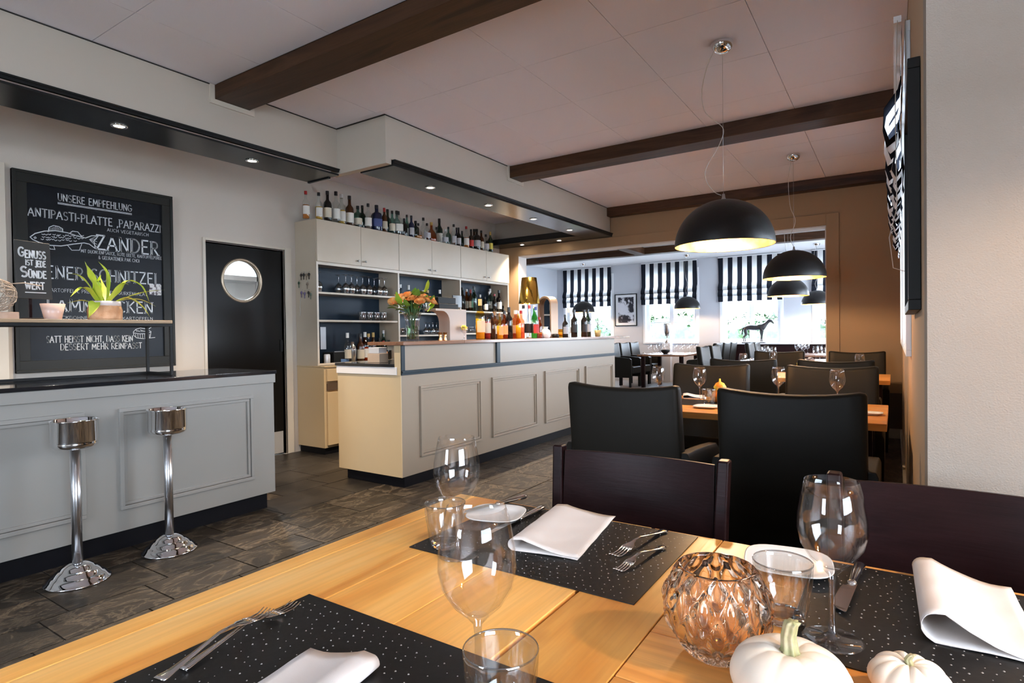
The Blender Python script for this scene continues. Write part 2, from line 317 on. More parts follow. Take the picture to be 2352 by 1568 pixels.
# ceiling panels
pm = None
XS = [0.065, -0.645, -1.32, -2.0, -2.68, -3.345, -3.88]
BEAMS = [(2.235, 2.49), (5.02, 5.25), (7.46, 7.6)]
ROWS = [-0.56, 0.13, 0.82, 1.51, 2.20, 2.235, 2.49, 2.53, 3.22, 3.91, 4.60, 5.02, 5.25, 5.29, 5.98, 6.67, 7.36, 7.46]
rows = [(-0.56,0.13),(0.13,0.82),(0.82,1.51),(1.51,2.235),(2.49,3.22),(3.22,3.91),(3.91,4.60),(4.60,5.02),(5.25,5.98),(5.98,6.67),(6.67,7.46)]
for (y0, y1) in rows:
    for x1, x0 in zip(XS, XS[1:]):
        xa = x0
        if y0 > 3.2 and x1 < -3.33: continue
        box('ceiling_panel', M_CEIL, xa+0.002, x1-0.002, y0+0.002, y1-0.002, CEIL, CEIL+0.022, ceil)
# plain lining over the rest
struct(box('trim_1', M_CEIL, XB, -3.88, YK, 7.6, CEIL, CEIL+0.02)); struct(box('trim_2', M_CEIL, -3.88, XN, YK, -0.56, CEIL, CEIL+0.02))
struct(box('trim_3', M_CEIL, 0.065, XN, -0.56, YP, CEIL, CEIL+0.02)); struct(box('trim_4', M_CEIL, -3.88, -3.345, 3.22, 7.6, CEIL, CEIL+0.02))
# beams
for k, (y0, y1, zb, xa) in enumerate([(2.235, 2.49, 2.825, -3.87), (5.02, 5.25, 2.803, -3.31), (7.455, 7.6, 2.80, -3.31)]):
    o = box('ceiling_beam', M_BEAM, xa, XR, y0, y1, zb, CEIL, None, 0.004)
    lab(o, ['dark brown wooden ceiling beam nearest the camera, over the left counter', 'dark brown ceiling beam in the middle, behind the large lamp', 'dark brown ceiling beam against the wall above the wide opening'][k], 'beam', 'dark wooden ceiling beams')
# cream collars where the first two beams meet the soffit
for (xf, y0, y1, zb) in ((-3.87, 2.235, 2.49, 2.825), (-3.31, 5.02, 5.25, 2.803)):
    mb = MB(); w = 0.035
    mb.box(xf-0.002, xf+0.012, y0-w, y0-0.002, zb-w, CEIL); mb.box(xf-0.002, xf+0.012, y1+0.002, y1+w, zb-w, CEIL); mb.box(xf-0.002, xf+0.012, y0-0.002, y1+0.002, zb-w, zb-0.002)
    struct(mb.build('trim_5' if xf < -3.5 else 'trim_6', M_CREAMD))
# soffit boxes over the bar: hollow, open below, with a black light ledge round the lower edge
ZS = 2.53
mb = MB()
mb.box(-3.95, -3.87, YK, 3.28, 2.585, CEIL); mb.box(-3.95, -3.31, 3.28, 3.34, 2.545, CEIL); mb.box(-3.39, -3.31, 3.34, 7.56, 2.585, CEIL)
mb.box(-5.21, -3.39, 7.50, 7.6, 2.585, CEIL)
struct(mb.build('wall_soffit', M_SOFF))
mb = MB(); mb.box(-3.885, -3.862, YK, 3.277, CEIL-0.006, CEIL-0.001); mb.box(-3.86, -3.302, 3.266, 3.279, CEIL-0.006, CEIL-0.001); mb.box(-3.309, -3.302, 3.266, 7.46, CEIL-0.006, CEIL-0.001)
struct(mb.build('trim_7', mat('shadow_gap', (0.02, 0.018, 0.016), 0.8)))
def ledge(name, boxes, label):
    mb = MB()
    for b in boxes: mb.box(*b)
    o = mb.build(name, M_BLACKP, None, 0.003); return lab(o, label, 'light ledge')
ledge('light_ledge', [(-4.23, -3.85, YK+0.01, 3.278, 2.530, 2.544), (-3.868, -3.845, YK+0.01, 3.278, 2.556, 2.584), (-3.868, -3.835, YK+0.01, 3.278, 2.572, 2.584), (-4.23, -4.21, YK+0.01, 3.278, 2.544, 2.58), (-4.23, -3.955, 3.255, 3.278, 2.52, 2.544)],
      'long black lacquered light ledge under the soffit over the left counter')
ledge('light_ledge', [(-3.67, -3.29, 3.345, 7.59, 2.535, 2.556), (-3.308, -3.285, 3.345, 7.59, 2.556, 2.578), (-3.308, -3.275, 3.345, 7.59, 2.572, 2.584), (-3.67, -3.65, 3.345, 7.22, 2.556, 2.60),
      (-5.2, -3.67, 7.22, 7.59, 2.535, 2.556), (-5.2, -3.67, 7.22, 7.24, 2.556, 2.62)], 'L-shaped black lacquered light ledge under the soffit over the bar')
# spots
def spot(x, y, z, label):
    t = thing('recessed_spotlight', label, 'spotlight', (x, y, z), 0, 'small recessed spotlights in the black ledges')
    MB().lathe([(0.030, -0.001), (0.046, -0.001), (0.047, -0.004), (0.044, -0.007), (0.033, -0.008), (0.030, -0.004)], 24, cap0=False, cap1=False).build('trim_ring', M_CHROME, t)
    MB().lathe([(0.0, -0.003), (0.031, -0.003)], 20, cap0=False, cap1=False).build('lens', emit('spot_lens', (1, 0.9, 0.72), 40), t)
    l = bpy.data.lights.new('spot_beam', 'SPOT'); l.energy = P_SPOT; l.color = SPOTC; l.spot_size = math.radians(105); l.spot_blend = 0.8; l.shadow_soft_size = 0.02
    o = bpy.data.objects.new('spot_beam', l); o.parent = t; o.location = (0, 0, -0.02); COL.objects.link(o)
for (x, y, lb) in [(-4.04, 1.717, 'lit spotlight in the left ledge above the chalkboard'), (-4.04, 2.617, 'lit spotlight in the left ledge next to its far end'),
    (-3.51, 4.026, 'lit spotlight in the bar ledge nearest the camera'), (-3.51, 4.93, 'second lit spotlight along the bar ledge, over the bar bottles'), (-3.51, 5.83, 'third lit spotlight along the bar ledge from the camera'),
    (-3.51, 6.73, 'lit spotlight in the bar ledge just before its far corner'), (-4.03, 7.40, 'lit spotlight in the cross ledge nearer the far corner'), (-4.66, 7.40, 'lit spotlight in the cross ledge nearer the wall cabinets')]:
    spot(x, y, 2.530 if x == -4.04 else 2.535, lb)
# floor tiles
M_SLATE = slate('slate_tile', (0.030, 0.022, 0.015), (0.085, 0.066, 0.045), 0.45, 0.008)
M_SMOOTH = slate('smooth_tile', (0.020, 0.0165, 0.014), (0.004, 0.004, 0.003), 0.4, 0.0006)
def tilemesh(w, l, m):
    return MB().box(0.003, w-0.003, 0.003, l-0.003, 0.0, 0.007).build('tile', m, floor, 0.0015, seg=1)
proto = {}
k = 0; x = -5.2; c = 0
while x < -0.3:
    w = 0.40 if c % 3 else 0.28
    w = min(w, -0.3-x) if x+w > -0.4 else w
    y = -0.1 + (0.31 if c % 2 else 0.0)
    while y < 7.6:
        l = 0.62 if (int(y*7+c) % 3) else 0.42
        l = min(l, 7.6-y)
        if 7.6-(y+l) < 0.15: l = 7.6-y
        if y > 7.0 and x < -3.3: break
        mm = M_SMOOTH if (x < -3.45 and y > 2.35) else M_SLATE
        key = (round(w, 3), round(l, 3), mm.name)
        if key in proto: o = proto[key].copy(); COL.objects.link(o)
        else: o = tilemesh(w, l, mm); proto[key] = o
        o.location = (x, y, random.uniform(-0.001, 0.0005)); k += 1
        y += l
    x += w; c += 1
M_FARFL = mat('far_floor', (0.20, 0.19, 0.18), 0.35, noise=(4, (0.26, 0.25, 0.24), 0.4, 0.7))
struct(box('floor_far', M_FARFL, FARX, 0.3, YF, YW, 0.0, 0.006)); struct(box('floor_near', M_SLATE, -5.2, XN, YK, 0.22, 0.0, 0.0055)); struct(box('floor_right', M_SLATE, -0.3, XR, 0.22, YF, 0, 0.006))
struct(box('baseboard_opening', mat('grey_baseboard', (0.45, 0.40, 0.34), 0.5), -0.52, XR, YF-0.018, YF, 0, 0.11)); struct(box('baseboard_right', MATS['grey_baseboard'], XR-0.018, XR, YP, YF-0.018, 0, 0.11))
# opening casing and lining
mb = MB()
mb.box(OPEN[1], OPEN[1]+0.13, YF-0.02, YF, 0.11, OPEN[3]+0.13); mb.box(-4.86, OPEN[1], YF-0.02, YF, OPEN[3], OPEN[3]+0.13)
struct(mb.build('trim_8', M_WALLO, None, 0.003))
mb = MB(); mb.box(OPEN[1]-0.012, OPEN[1], YF, YF+0.22, 0, OPEN[3]-0.012); mb.box(OPEN[0], OPEN[0]+0.012, YF, YF+0.22, 0, OPEN[3]-0.012); mb.box(OPEN[0], OPEN[1], YF, YF+0.22, OPEN[3]-0.012, OPEN[3])
struct(mb.build('trim_9', mat('opening_lining', (0.62, 0.56, 0.52), 0.5)))
# dark wall strip low on the opening wall beside the right corner
struct(box('trim_10', mat('dark_dado', (0.10, 0.08, 0.06), 0.6), -0.52, XR-0.002, YF-0.008, YF, 0.11, 0.50))
# far room beams
lab(box('far_beam', M_BEAM, -7.2, 0.3, 11.42, 11.62, 2.785, CEIL-0.001+0.0, None, 0.004), 'dark cross beam on the white ceiling of the far room', 'beam')
lab(box('far_beam', M_BEAMY, -4.45, -4.25, YF+0.22, 11.42, 2.785, CEIL, None, 0.004), 'short beam running toward the camera on the far room ceiling', 'beam')
struct(box('ceiling_far', mat('far_ceiling_white', (0.85, 0.86, 0.88), 0.8), FARX, 0.3, YF+0.22, YW, CEIL, CEIL+0.02))
# ------------------------------------------------------------------ picture-frame moulding on a counter face (plane x = const)
def moulding(mb, X, y0, y1, z0, z1, w=0.042, d=0.021):
    for (a, dd) in ((0.0, d), (w*0.55, d*0.55)):
        ww = w*0.5 if a == 0 else w*0.4
        mb.box(X, X+dd, y0+a, y1-a, z1-a-ww, z1-a); mb.box(X, X+dd, y0+a, y1-a, z0+a, z0+a+ww)
        mb.box(X, X+dd, y0+a, y0+a+ww, z0+a+ww, z1-a-ww); mb.box(X, X+dd, y1-a-ww, y1-a, z0+a+ww, z1-a-ww)
# left counter
t = thing('serving_counter', 'white panelled serving counter with black stone top below the chalkboard', 'counter', (-3.62, 1.4, 0))
def L(o): o.location = -Vector(t.location) ; return o
L(box('body', M_LCW, -4.22, -3.62, 0.3, 2.475, 0.125, 0.945, t))
L(box('kickboard', M_KICK, -4.18, -3.68, 0.3, 2.45, 0.007, 0.125, t)); L(box('apron', M_LCW, -3.62, -3.600, 0.3, 2.478, 0.885, 0.945, t, 0.003))
L(box('countertop', M_SLAB, -4.30, -3.592, 0.3, 2.482, 0.946, 0.968, t, 0.003))
for (y0, y1) in ((1.50, 2.31), (0.45, 1.335)):
    mb = MB(); moulding(mb, -3.62, y0, y1, 0.245, 0.812); L(mb.build('panel_moulding', M_LCW, t, 0.002))
# smoking stands
def ashtray(x, y, label):
    t = thing('standing_ashtray', label, 'ashtray', (x, y, 0.007))
    MB().lathe([(0.0,0.0),(0.138,0.0),(0.140,0.004),(0.137,0.008),(0.130,0.010),(0.122,0.024),(0.108,0.034),(0.102,0.036),(0.094,0.050),(0.078,0.059),(0.072,0.061),(0.064,0.074),(0.046,0.083),(0.034,0.088),(0.0,0.09)], 40, cap0=False, cap1=False).build('base', M_CHROME, t)
    MB().tube([(0,0,0.08),(0,0,0.66)], 0.022, 20).build('pole', M_STEEL, t)
    MB().lathe([(0.0,0.655),(0.04,0.655),(0.082,0.660),(0.094,0.670),(0.0975,0.686),(0.0955,0.690),(0.0985,0.695),(0.0985,0.792),(0.102,0.796),(0.0985,0.800),(0.095,0.797),(0.095,0.70),(0.07,0.682),(0.0,0.680)], 40, cap0=False, cap1=False).build('bowl', M_CHROME, t)
ashtray(-3.39, 1.212, 'chrome standing ashtray in front of the left counter, nearer the camera')
ashtray(-3.42, 1.665, 'chrome standing ashtray before the middle of the left counter panel, farther one')
# bar
t = thing('bar_counter', 'long cream panelled bar counter with brown wooden top and dark blue trim', 'bar', (-3.5, 5.3, 0))
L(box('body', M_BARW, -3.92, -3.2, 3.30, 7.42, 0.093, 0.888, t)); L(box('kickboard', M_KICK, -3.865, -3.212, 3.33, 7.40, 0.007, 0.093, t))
L(box('end_panel', M_CREAM_LIT, -3.925, -3.2, 3.292, 3.30, 0.093, 0.888, t)); L(box('apron', mat('apron_white', (0.74, 0.70, 0.68), 0.3), -3.93, -3.235, 3.282, 3.30, 0.890, 0.952, t, 0.003))
L(box('worktop', M_SLAB, -3.94, -3.262, 3.275, 7.42, 0.953, 0.976, t, 0.003)); L(box('worktop_core', M_CREAM, -3.92, -3.262, 3.30, 7.42, 0.888, 0.953, t))
L(box('upstand', M_BARW, -3.26, -3.205, 3.297, 7.42, 0.888, 1.122, t)); L(box('end_post', M_CREAM_LIT, -3.262, -3.2, 3.29, 3.297, 0.888, 1.122, t))
mb = MB(); mb.box(-3.205, -3.186, 3.296, 7.46, 0.889, 0.925).box(-3.205, -3.178, 3.296, 7.46, 0.905, 0.918).box(-3.205, -3.19, 3.296, 3.335, 0.925, 1.122).box(-3.205, -3.185, 4.585, 4.64, 0.925, 1.122)
L(mb.build('trim_rail', M_TRIM, t, 0.002))
for k in range(4):
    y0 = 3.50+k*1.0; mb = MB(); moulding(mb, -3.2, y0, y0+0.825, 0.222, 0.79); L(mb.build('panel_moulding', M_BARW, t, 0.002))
mb = MB(); mb.box(-3.53, -3.135, 3.262, 4.02, 1.123, 1.150); L(mb.build('bar_top', M_BARTOP, t, 0.003))
mb = MB(); mb.box(-3.53, -3.135, 4.022, 7.80, 1.123, 1.150); L(mb.build('bar_top', M_BARTOP, t, 0.003))
L(box('top_support', M_CREAM, -3.50, -3.262, 3.45, 7.40, 1.08, 1.122, t))
# ------------------------------------------------------------------ wall cabinets with shelves
XC = -4.878
t = thing('back_bar_cabinet', 'tall cream wall cabinet unit with six doors above open navy shelves', 'cabinet', (-5.0, 5.6, 0))
Y0, Y1 = 3.84, 7.34
bays = [Y0, 5.005, 6.172, Y1]
L(box('side_panel', M_CREAM, -5.205, XC, Y0, Y0+0.022, 0.9005, 2.388, t)); L(box('side_panel', M_CREAM, -5.205, XC, Y1-0.022, Y1, 0.9005, 2.388, t))
L(box('top_board', M_CREAM, -5.205, XC, Y0+0.022, Y1-0.022, 2.368, 2.388, t)); L(box('back_panel', M_NAVY, -5.205, -5.19, Y0+0.022, Y1-0.022, 0.9005, 2.368, t))
L(box('cabinet_floor', M_CREAM, -5.19, XC-0.004, Y0+0.022, Y1-0.022, 1.945, 1.965, t))
mb = MB()
for i, b in enumerate(bays):
    c = b+0.011 if i == 0 else (b-0.011 if i == 3 else b)
    mb.box(XC-0.002, XC+0.006, c-0.011, c+0.011, 0.925, 1.93)
mb.box(XC-0.002, XC+0.006, Y0, Y1, 1.93, 1.955); mb.box(XC-0.0, XC+0.004, Y0, Y1, 0.905, 0.925); L(mb.build('face_frame', M_CREAMD, t))
for b in bays[1:3]: L(box('partition', M_CREAM, -5.19, XC-0.003, b-0.011, b+0.011, 0.925, 1.945, t)); L(box('partition', M_CREAM, -5.19, XC-0.003, b-0.011, b+0.011, 1.965, 2.368, t))
SH = []
for i in range(3):
    a, b = bays[i], bays[i+1]
    for z in ((1.635, 1.35) if i == 0 else ((1.455, 1.185) if i == 1 else (1.505, 1.20))):
        L(box('shelf', M_CREAM, -5.19, XC-0.004, a+(0.022 if i == 0 else 0.011), b-0.011, z, z+0.019, t)); SH.append((i, z+0.019))
    h = (a+b)/2
    for (p, q, kn) in ((a+0.003, h-0.002, h-0.05), (h+0.002, b-0.003, h+0.05)):
        d = L(box('cabinet_door', M_CREAM, XC, XC+0.019, p, q, 1.962, 2.386, t, 0.0015))
        mk = MB().lathe([(0.004,0),(0.004,0.012),(0.011,0.016),(0.012,0.022),(0.008,0.027),(0.0,0.028)], 12, cap1=False); mk.xf(Matrix.Translation((XC+0.019, kn, 2.01)) @ Matrix.Rotation(PI/2, 4, 'Y'))
        mk.build('knob', M_STEEL, d)
# low cabinets
t = thing('base_cabinet', 'cream base cabinet with drawer and doors below the open shelves', 'cabinet', (-5.0, 5.6, 0))
L(box('body', M_CREAM_LIT, -5.205, -4.785, Y0, Y1, 0.075, 0.888, t)); L(box('kickboard', M_KICK, -5.19, -4.80, Y0+0.015, Y1, 0.007, 0.075, t)); L(box('worktop', M_CREAM_LIT, -5.205, -4.77, Y0-0.005, Y1, 0.889, 0.8995, t))
for k in range(6):
    a = Y0+0.03+k*0.58
    L(box('drawer', M_CREAM_LIT, -4.785, -4.768, a, a+0.55, 0.745, 0.865, t, 0.002))
    L(box('door', M_CREAM_LIT, -4.785, -4.768, a, a+0.55, 0.10, 0.635, t, 0.002)); L(box('grip_slot', mat('slot_brown', (0.10, 0.06, 0.035), 0.6), -4.785, -4.772, a, a+0.55, 0.655, 0.725, t))
# door with porthole
t = thing('swing_door', 'black swing door with round porthole window, left of the cabinets', 'door', (-5.28, 3.3, 0))
dy0, dy1, dz0, dz1 = 2.91, 3.69, 0.012, 2.065; cy, cz, R = 3.265, 1.745, 0.19
def ringface(x, rev):
    pts_c, pts_r = [], []
    n = 48; angs = sorted([2*PI*i/n for i in range(n)] + [math.atan2(b-cz, a-cy) % (2*PI) for a in (dy0, dy1) for b in (dz0, dz1)])
    for a in angs:
        c, s = math.cos(a), math.sin(a); ts = []
        if c > 1e-9: ts.append((dy1-cy)/c)
        if c < -1e-9: ts.append((dy0-cy)/c)
        if s > 1e-9: ts.append((dz1-cz)/s)
        if s < -1e-9: ts.append((dz0-cz)/s)
        k = min(ts); pts_c.append((x, cy+R*c, cz+R*s)); pts_r.append((x, cy+k*c, cz+k*s))
    return pts_c, pts_r
a1, b1 = ringface(-5.235, 0); a2, b2 = ringface(-5.275, 0); mb = MB(); mb.rings([a1, b1, b2, a2, a1], True, False, False, False)
L(mb.build('door_leaf', M_DOORB, t))
mk = MB().lathe([(R-0.002,-0.024),(R+0.022,-0.024),(R+0.022,0.0),(R+0.012,0.005),(R-0.002,0.003),(R-0.002,-0.024)], 48, cap0=False, cap1=False); mk.xf(Matrix.Translation((-5.232, cy, cz)) @ Matrix.Rotation(PI/2, 4, 'Y'))
L(mk.build('porthole_ring', mat('brass_ring', (0.45, 0.36, 0.26), 0.35, 0.6), t))
mk = MB().lathe([(0,0),(R,0)], 48, cap0=False, cap1=False); mk.xf(Matrix.Translation((-5.255, cy, cz)) @ Matrix.Rotation(PI/2, 4, 'Y')); L(mk.build('porthole_pane', M_PANE, t))
L(box('kick_plate', mat('kick_plate_grey', (0.40, 0.38, 0.36), 0.35), -5.234, -5.231, dy0+0.01, dy1-0.01, 0.02, 0.24, t)); L(box('hinge', M_BLACKM, -5.233, -5.222, 3.66, 3.69, 1.05, 1.17, t, 0.003))
mb = MB(); mb.box(-5.37, XB, 2.885, 2.9, 0.007, 2.09).box(-5.37, XB, 3.70, 3.715, 0.007, 2.09).box(-5.37, XB, 2.9, 3.70, 2.075, 2.09)
mb.box(XB, XB+0.014, 2.868, 2.892, 0.007, 2.108).box(XB, XB+0.016, 3.712, 3.785, 0.007, 2.108).box(XB, XB+0.014, 2.892, 3.712, 2.084, 2.108)
struct(mb.build('door_1', M_CREAMD, None, 0.002))
mb = MB(); mb.box(XB, XB+0.03, 1.37, 1.475, 0, 2.44); struct(mb.build('trim_11', M_CREAMD, None, 0.003))
# kitchen behind the door
struct(MB().box(-7.6, -5.37, 1.6, 1.7, 0, 2.6).box(-7.6, -5.37, 6.2, 6.3, 0, 2.6).box(-7.7, -7.6, 1.6, 6.3, 0, 2.6).box(-7.6, -5.37, 1.7, 6.2, 2.6, 2.7).build('wall_kitchen', mat('kitchen_white', (0.8, 0.82, 0.84), 0.6)))
struct(box('floor_kitchen', M_SMOOTH, -7.6, -5.41, 1.7, 6.2, 0.0, 0.005))
area('kitchen_strip_light', (-6.4, 4.0, 2.58), (1.2, 0.3), (0, 0, 0), 90, (0.85, 0.93, 1.0))
t = thing('kitchen_shelf', 'steel kitchen shelf seen through the round door window', 'shelf', (-7.4, 4.6, 0))
for z in (1.55, 1.95): L(box('shelf_board', M_STEEL, -7.58, -7.2, 3.4, 6.1, z, z+0.06, t))
for y in (3.42, 4.7, 6.05): L(box('post', M_STEEL, -7.24, -7.2, y, y+0.04, 0.006, 2.2, t))
# ------------------------------------------------------------------ stroke font for chalk writing
def arc(cx, cy, rx, ry, a0, a1, n=8): return [(cx+rx*math.cos(math.radians(a0+(a1-a0)*i/n)), cy+ry*math.sin(math.radians(a0+(a1-a0)*i/n))) for i in range(n+1)]
G = {'A': (.72, [[(0,0),(.36,1)],[(.36,1),(.72,0)],[(.14,.36),(.58,.36)]]), 'B': (.6, [[(.05,0),(.05,1)], [(.05,1)]+arc(.3,.76,.24,.24,90,-90)+[(.05,.52)], [(.05,.52)]+arc(.3,.26,.28,.26,90,-90)+[(.05,0)]]),
 'C': (.66, [arc(.38,.5,.36,.5,50,310,14)]), 'D': (.68, [[(.06,0),(.06,1)], [(.06,1)]+arc(.22,.5,.44,.5,90,-90,12)+[(.06,0)]]), 'E': (.55, [[(.5,1),(.06,1),(.06,0),(.52,0)],[(.06,.52),(.42,.52)]]), 'F': (.52, [[(.5,1),(.06,1),(.06,0)],[(.06,.52),(.42,.52)]]),
 'G': (.72, [arc(.38,.5,.36,.5,50,345,14)+[(.72,.45),(.45,.45)]]), 'H': (.66, [[(.06,0),(.06,1)],[(.6,0),(.6,1)],[(.06,.52),(.6,.52)]]), 'I': (.14, [[(.07,0),(.07,1)]]), 'J': (.4, [[(.33,1),(.33,.2)]+arc(.17,.2,.16,.2,0,-150,6)]),
 'K': (.62, [[(.06,0),(.06,1)],[(.58,1),(.08,.45)],[(.22,.58),(.62,0)]]), 'L': (.5, [[(.06,1),(.06,0),(.5,0)]]), 'M': (.82, [[(.04,0),(.1,1),(.41,.25),(.72,1),(.78,0)]]), 'N': (.68, [[(.06,0),(.06,1),(.62,0),(.62,1)]]),
 'O': (.76, [arc(.38,.5,.36,.5,90,450,18)]), 'P': (.56, [[(.06,0),(.06,1)], [(.06,1)]+arc(.28,.74,.26,.26,90,-90)+[(.06,.48)]]), 'R': (.6, [[(.06,0),(.06,1)], [(.06,1)]+arc(.28,.74,.26,.26,90,-90)+[(.06,.48)], [(.26,.48),(.6,0)]]),
 'S': (.54, [arc(.28,.75,.22,.25,40,270,10)+arc(.28,.25,.24,.25,90,-130,10)]), 'T': (.62, [[(0,1),(.62,1)],[(.31,1),(.31,0)]]), 'U': (.66, [[(.06,1),(.06,.3)]+arc(.33,.3,.27,.3,180,360,10)+[(.6,1)]]), 'V': (.66, [[(0,1),(.33,0),(.66,1)]]),
 'W': (.94, [[(0,1),(.24,0),(.47,.8),(.7,0),(.94,1)]]), 'Z': (.58, [[(.02,1),(.56,1),(.02,0),(.58,0)]]), '-': (.34, [[(.04,.45),(.3,.45)]]), ',': (.16, [[(.1,.08),(.04,-.14)]]), '.': (.14, [[(.06,0),(.08,.05)]]), '"': (.28, [[(.06,1),(.04,.8)],[(.2,1),(.18,.8)]]), '&': (.7, [[(.68,0),(.2,.7)]+arc(.33,.8,.14,.18,200,-20,8)+[(.1,.35)]+arc(.28,.22,.2,.22,150,320,8)+[(.66,.4)]]), ' ': (.34, [])}
G['Ü'] = (.66, G['U'][1]+[[(.2,1.14),(.22,1.2)],[(.44,1.14),(.46,1.2)]]); G['j'] = (.4, [[(.33,.8),(.33,.1)]+arc(.17,.1,.16,.2,0,-150,6), [(.32,.98),(.34,1.04)]]); G['i'] = (.14, [[(.07,0),(.07,.8)],[(.06,.96),(.08,1.02)]])
def ribbon(mb, pts, w, P):
    for a, b in zip(pts, pts[1:]):
        dx, dz = b[0]-a[0], b[1]-a[1]; l = math.hypot(dx, dz) or 1e-6; nx, nz = -dz/l*w/2, dx/l*w/2; ex, ez = dx/l*w*0.3, dz/l*w*0.3
        q = [(a[0]+nx-ex, a[1]+nz-ez), (b[0]+nx+ex, b[1]+nz+ez), (b[0]-nx+ex, b[1]-nz+ez), (a[0]-nx-ex, a[1]-nz-ez)]
        mb.add([P(*p) for p in q], [(0, 1, 2, 3)], False)
def chalk(mb, text, y0, y1, z0, h, X, w=None, serif=False, slope=0.0, double=False):
    """write text on the plane x = X, from y0 to y1, foot at z0, letters h high"""
    gap = 0.16; tot = sum(G[c][0]+gap for c in text)-gap; sx = (y1-y0)/tot; u = 0; w = w or h*0.11
    for c in text:
        wd, st = G[c]; jz = random.uniform(-.02, .02)
        for s in st:
            pts = [((u+p[0])*sx, (p[1]+jz)*h) for p in s]
            ribbon(mb, pts, w, lambda a, b: (X, y0+a, z0+b+slope*a))
            if serif and len(s) >= 2:
                for (p, q) in ((s[0], s[1]), (s[-1], s[-2])):
                    if abs(p[0]-q[0]) < .4 and abs(p[1]-q[1]) > .25 and (p[1] < .05 or p[1] > .95):
                        ribbon(mb, [((u+p[0]-.09)*sx, (p[1]+jz)*h), ((u+p[0]+.09)*sx, (p[1]+jz)*h)], w*0.7, lambda a, b: (X, y0+a, z0+b+slope*a))
            if double and len(s) >= 2 and abs(s[0][0]-s[1][0]) < .08 and abs(s[0][1]-s[1][1]) > .7:
                ribbon(mb, [((u+s[0][0]+.05)*sx, (s[0][1]+jz)*h), ((u+s[1][0]+.05)*sx, (s[1][1]+jz)*h)], w*0.8, lambda a, b: (X, y0+a, z0+b+slope*a))
        u += wd+gap
# chalkboard
t = thing('chalkboard', 'large framed chalkboard with handwritten German menu on the left wall', 'chalkboard', (XB, 2.05, 1.7))
bx = XB+0.004
L(box('board', M_BOARD, bx, bx+0.014, 1.575, 2.52, 1.03, 2.34, t))
mb = MB(); yA, yB, zA, zB, fwid = 1.51, 2.598, 0.965, 2.412, 0.085
mb.box(bx, bx+0.032, yA, yB, zB-fwid, zB).box(bx, bx+0.032, yA, yB, zA, zA+fwid).box(bx, bx+0.032, yA, yA+fwid, zA+fwid, zB-fwid).box(bx, bx+0.032, yB-fwid, yB, zA+fwid, zB-fwid)
mb.box(bx, bx+0.040, yA, yB, zB-0.02, zB).box(bx, bx+0.040, yA, yB, zA, zA+0.02).box(bx, bx+0.040, yA, yA+0.02, zA+0.02, zB-0.02).box(bx, bx+0.040, yB-0.02, yB, zA+0.02, zB-0.02)
L(mb.build('frame', M_FRAMEG, t, 0.003))
mb = MB(); XT = bx+0.0155
def line(text, xl, ytop, ybot, xr, serif=False, w=None, double=False):
    a = at(xl, ybot, 'x', XT); b = at(xl, ytop, 'x', XT); c = at(xr, ybot, 'x', XT); chalk(mb, text, a.y, c.y, a.z, b.z-a.z, XT, w, serif, 0, double)
line('UNSERE EMPFEHLUNG', 133, 444, 460, 302, True); 
a = at(133, 465, 'x', XT); b = at(302, 465, 'x', XT)
for dz in (0, -0.008): ribbon(mb, [(0, 0), (b.y-a.y, 0)], 0.004, lambda p, q: (XT, a.y+p, a.z+q+dz))
line('ANTIPASTI-PLATTE ,PAPARAZZI"', 64, 475, 494, 374, True, double=True); line('AUCH VEGETARISCH', 246, 524, 531, 341)
line('ZANDER', 222, 540, 572, 363, True, double=True); line('MiT DijONSENFSAUCE, ROTE BEETE, KARTOFFELPÜREE', 186, 572, 579, 371); line('& GEBRATENER PAK CHOi', 226, 587, 594.5, 320)
line('WIENER SCHNITZEL', 62, 606, 635, 367, True, double=True); line('BRATKARTOFFELN, PREiSELBEEREN, GURKENSALAT', 78, 660, 668, 338)
line('LAMMRÜCKEN', 108, 686, 714, 351, True, double=True); line('SPECKBOHNEN, ROSMARiNKARTOFFELN', 118, 725, 732, 351)
line('SATT HEiSST NiCHT, DASS KEiN', 107, 772, 787, 305); line('DESSERT MEHR REiNPASST', 139, 790, 804, 326)
# fish drawing
def sketch(pts, w=0.004):
    q = [at(x, y, 'x', XT) for x, y in pts]; ribbon(mb, [(p.y, p.z) for p in q], w, lambda a, b: (XT, a, b))
c1 = lambda x, y: (x/2.851, 350+y/2.851)
sketch([c1(*p) for p in [(197,553),(230,530),(290,515),(360,512),(440,525),(500,545),(560,560),(600,545),(645,545),(615,580),(625,630),(585,600),(550,592),(480,600),(400,612),(330,608),(260,590),(215,570),(197,553)]], 0.006)
sketch([c1(*p) for p in [(315,520),(322,490),(350,478),(385,485),(410,500),(412,522)]], 0.005); sketch([c1(*p) for p in [(455,530),(475,515),(510,520),(535,552)]], 0.005)
sketch([c1(*p) for p in [(300,600),(330,632),(360,635),(350,608)]]); sketch([c1(*p) for p in [(440,605),(470,640),(520,640),(535,600)]]); sketch([c1(*p) for p in [(222,556),(232,552),(238,560),(228,564),(222,556)]])
for k in range(9): sketch([c1(325+k*10, 518-(4-abs(k-4))*1.0), c1(322+k*10.5, 500-(4-abs(k-4))*4)], 0.003)
for k in range(34):
    x = 270+(k % 12)*23+random.uniform(-8, 8); y = 535+(k//12)*16+random.uniform(-4, 4)+ (x-270)*0.04
    sketch([c1(x, y), c1(x+10, y+5), c1(x+18, y)], 0.004)
for k in range(5): sketch([c1(585, 570), c1(635, 548+k*18)], 0.003)
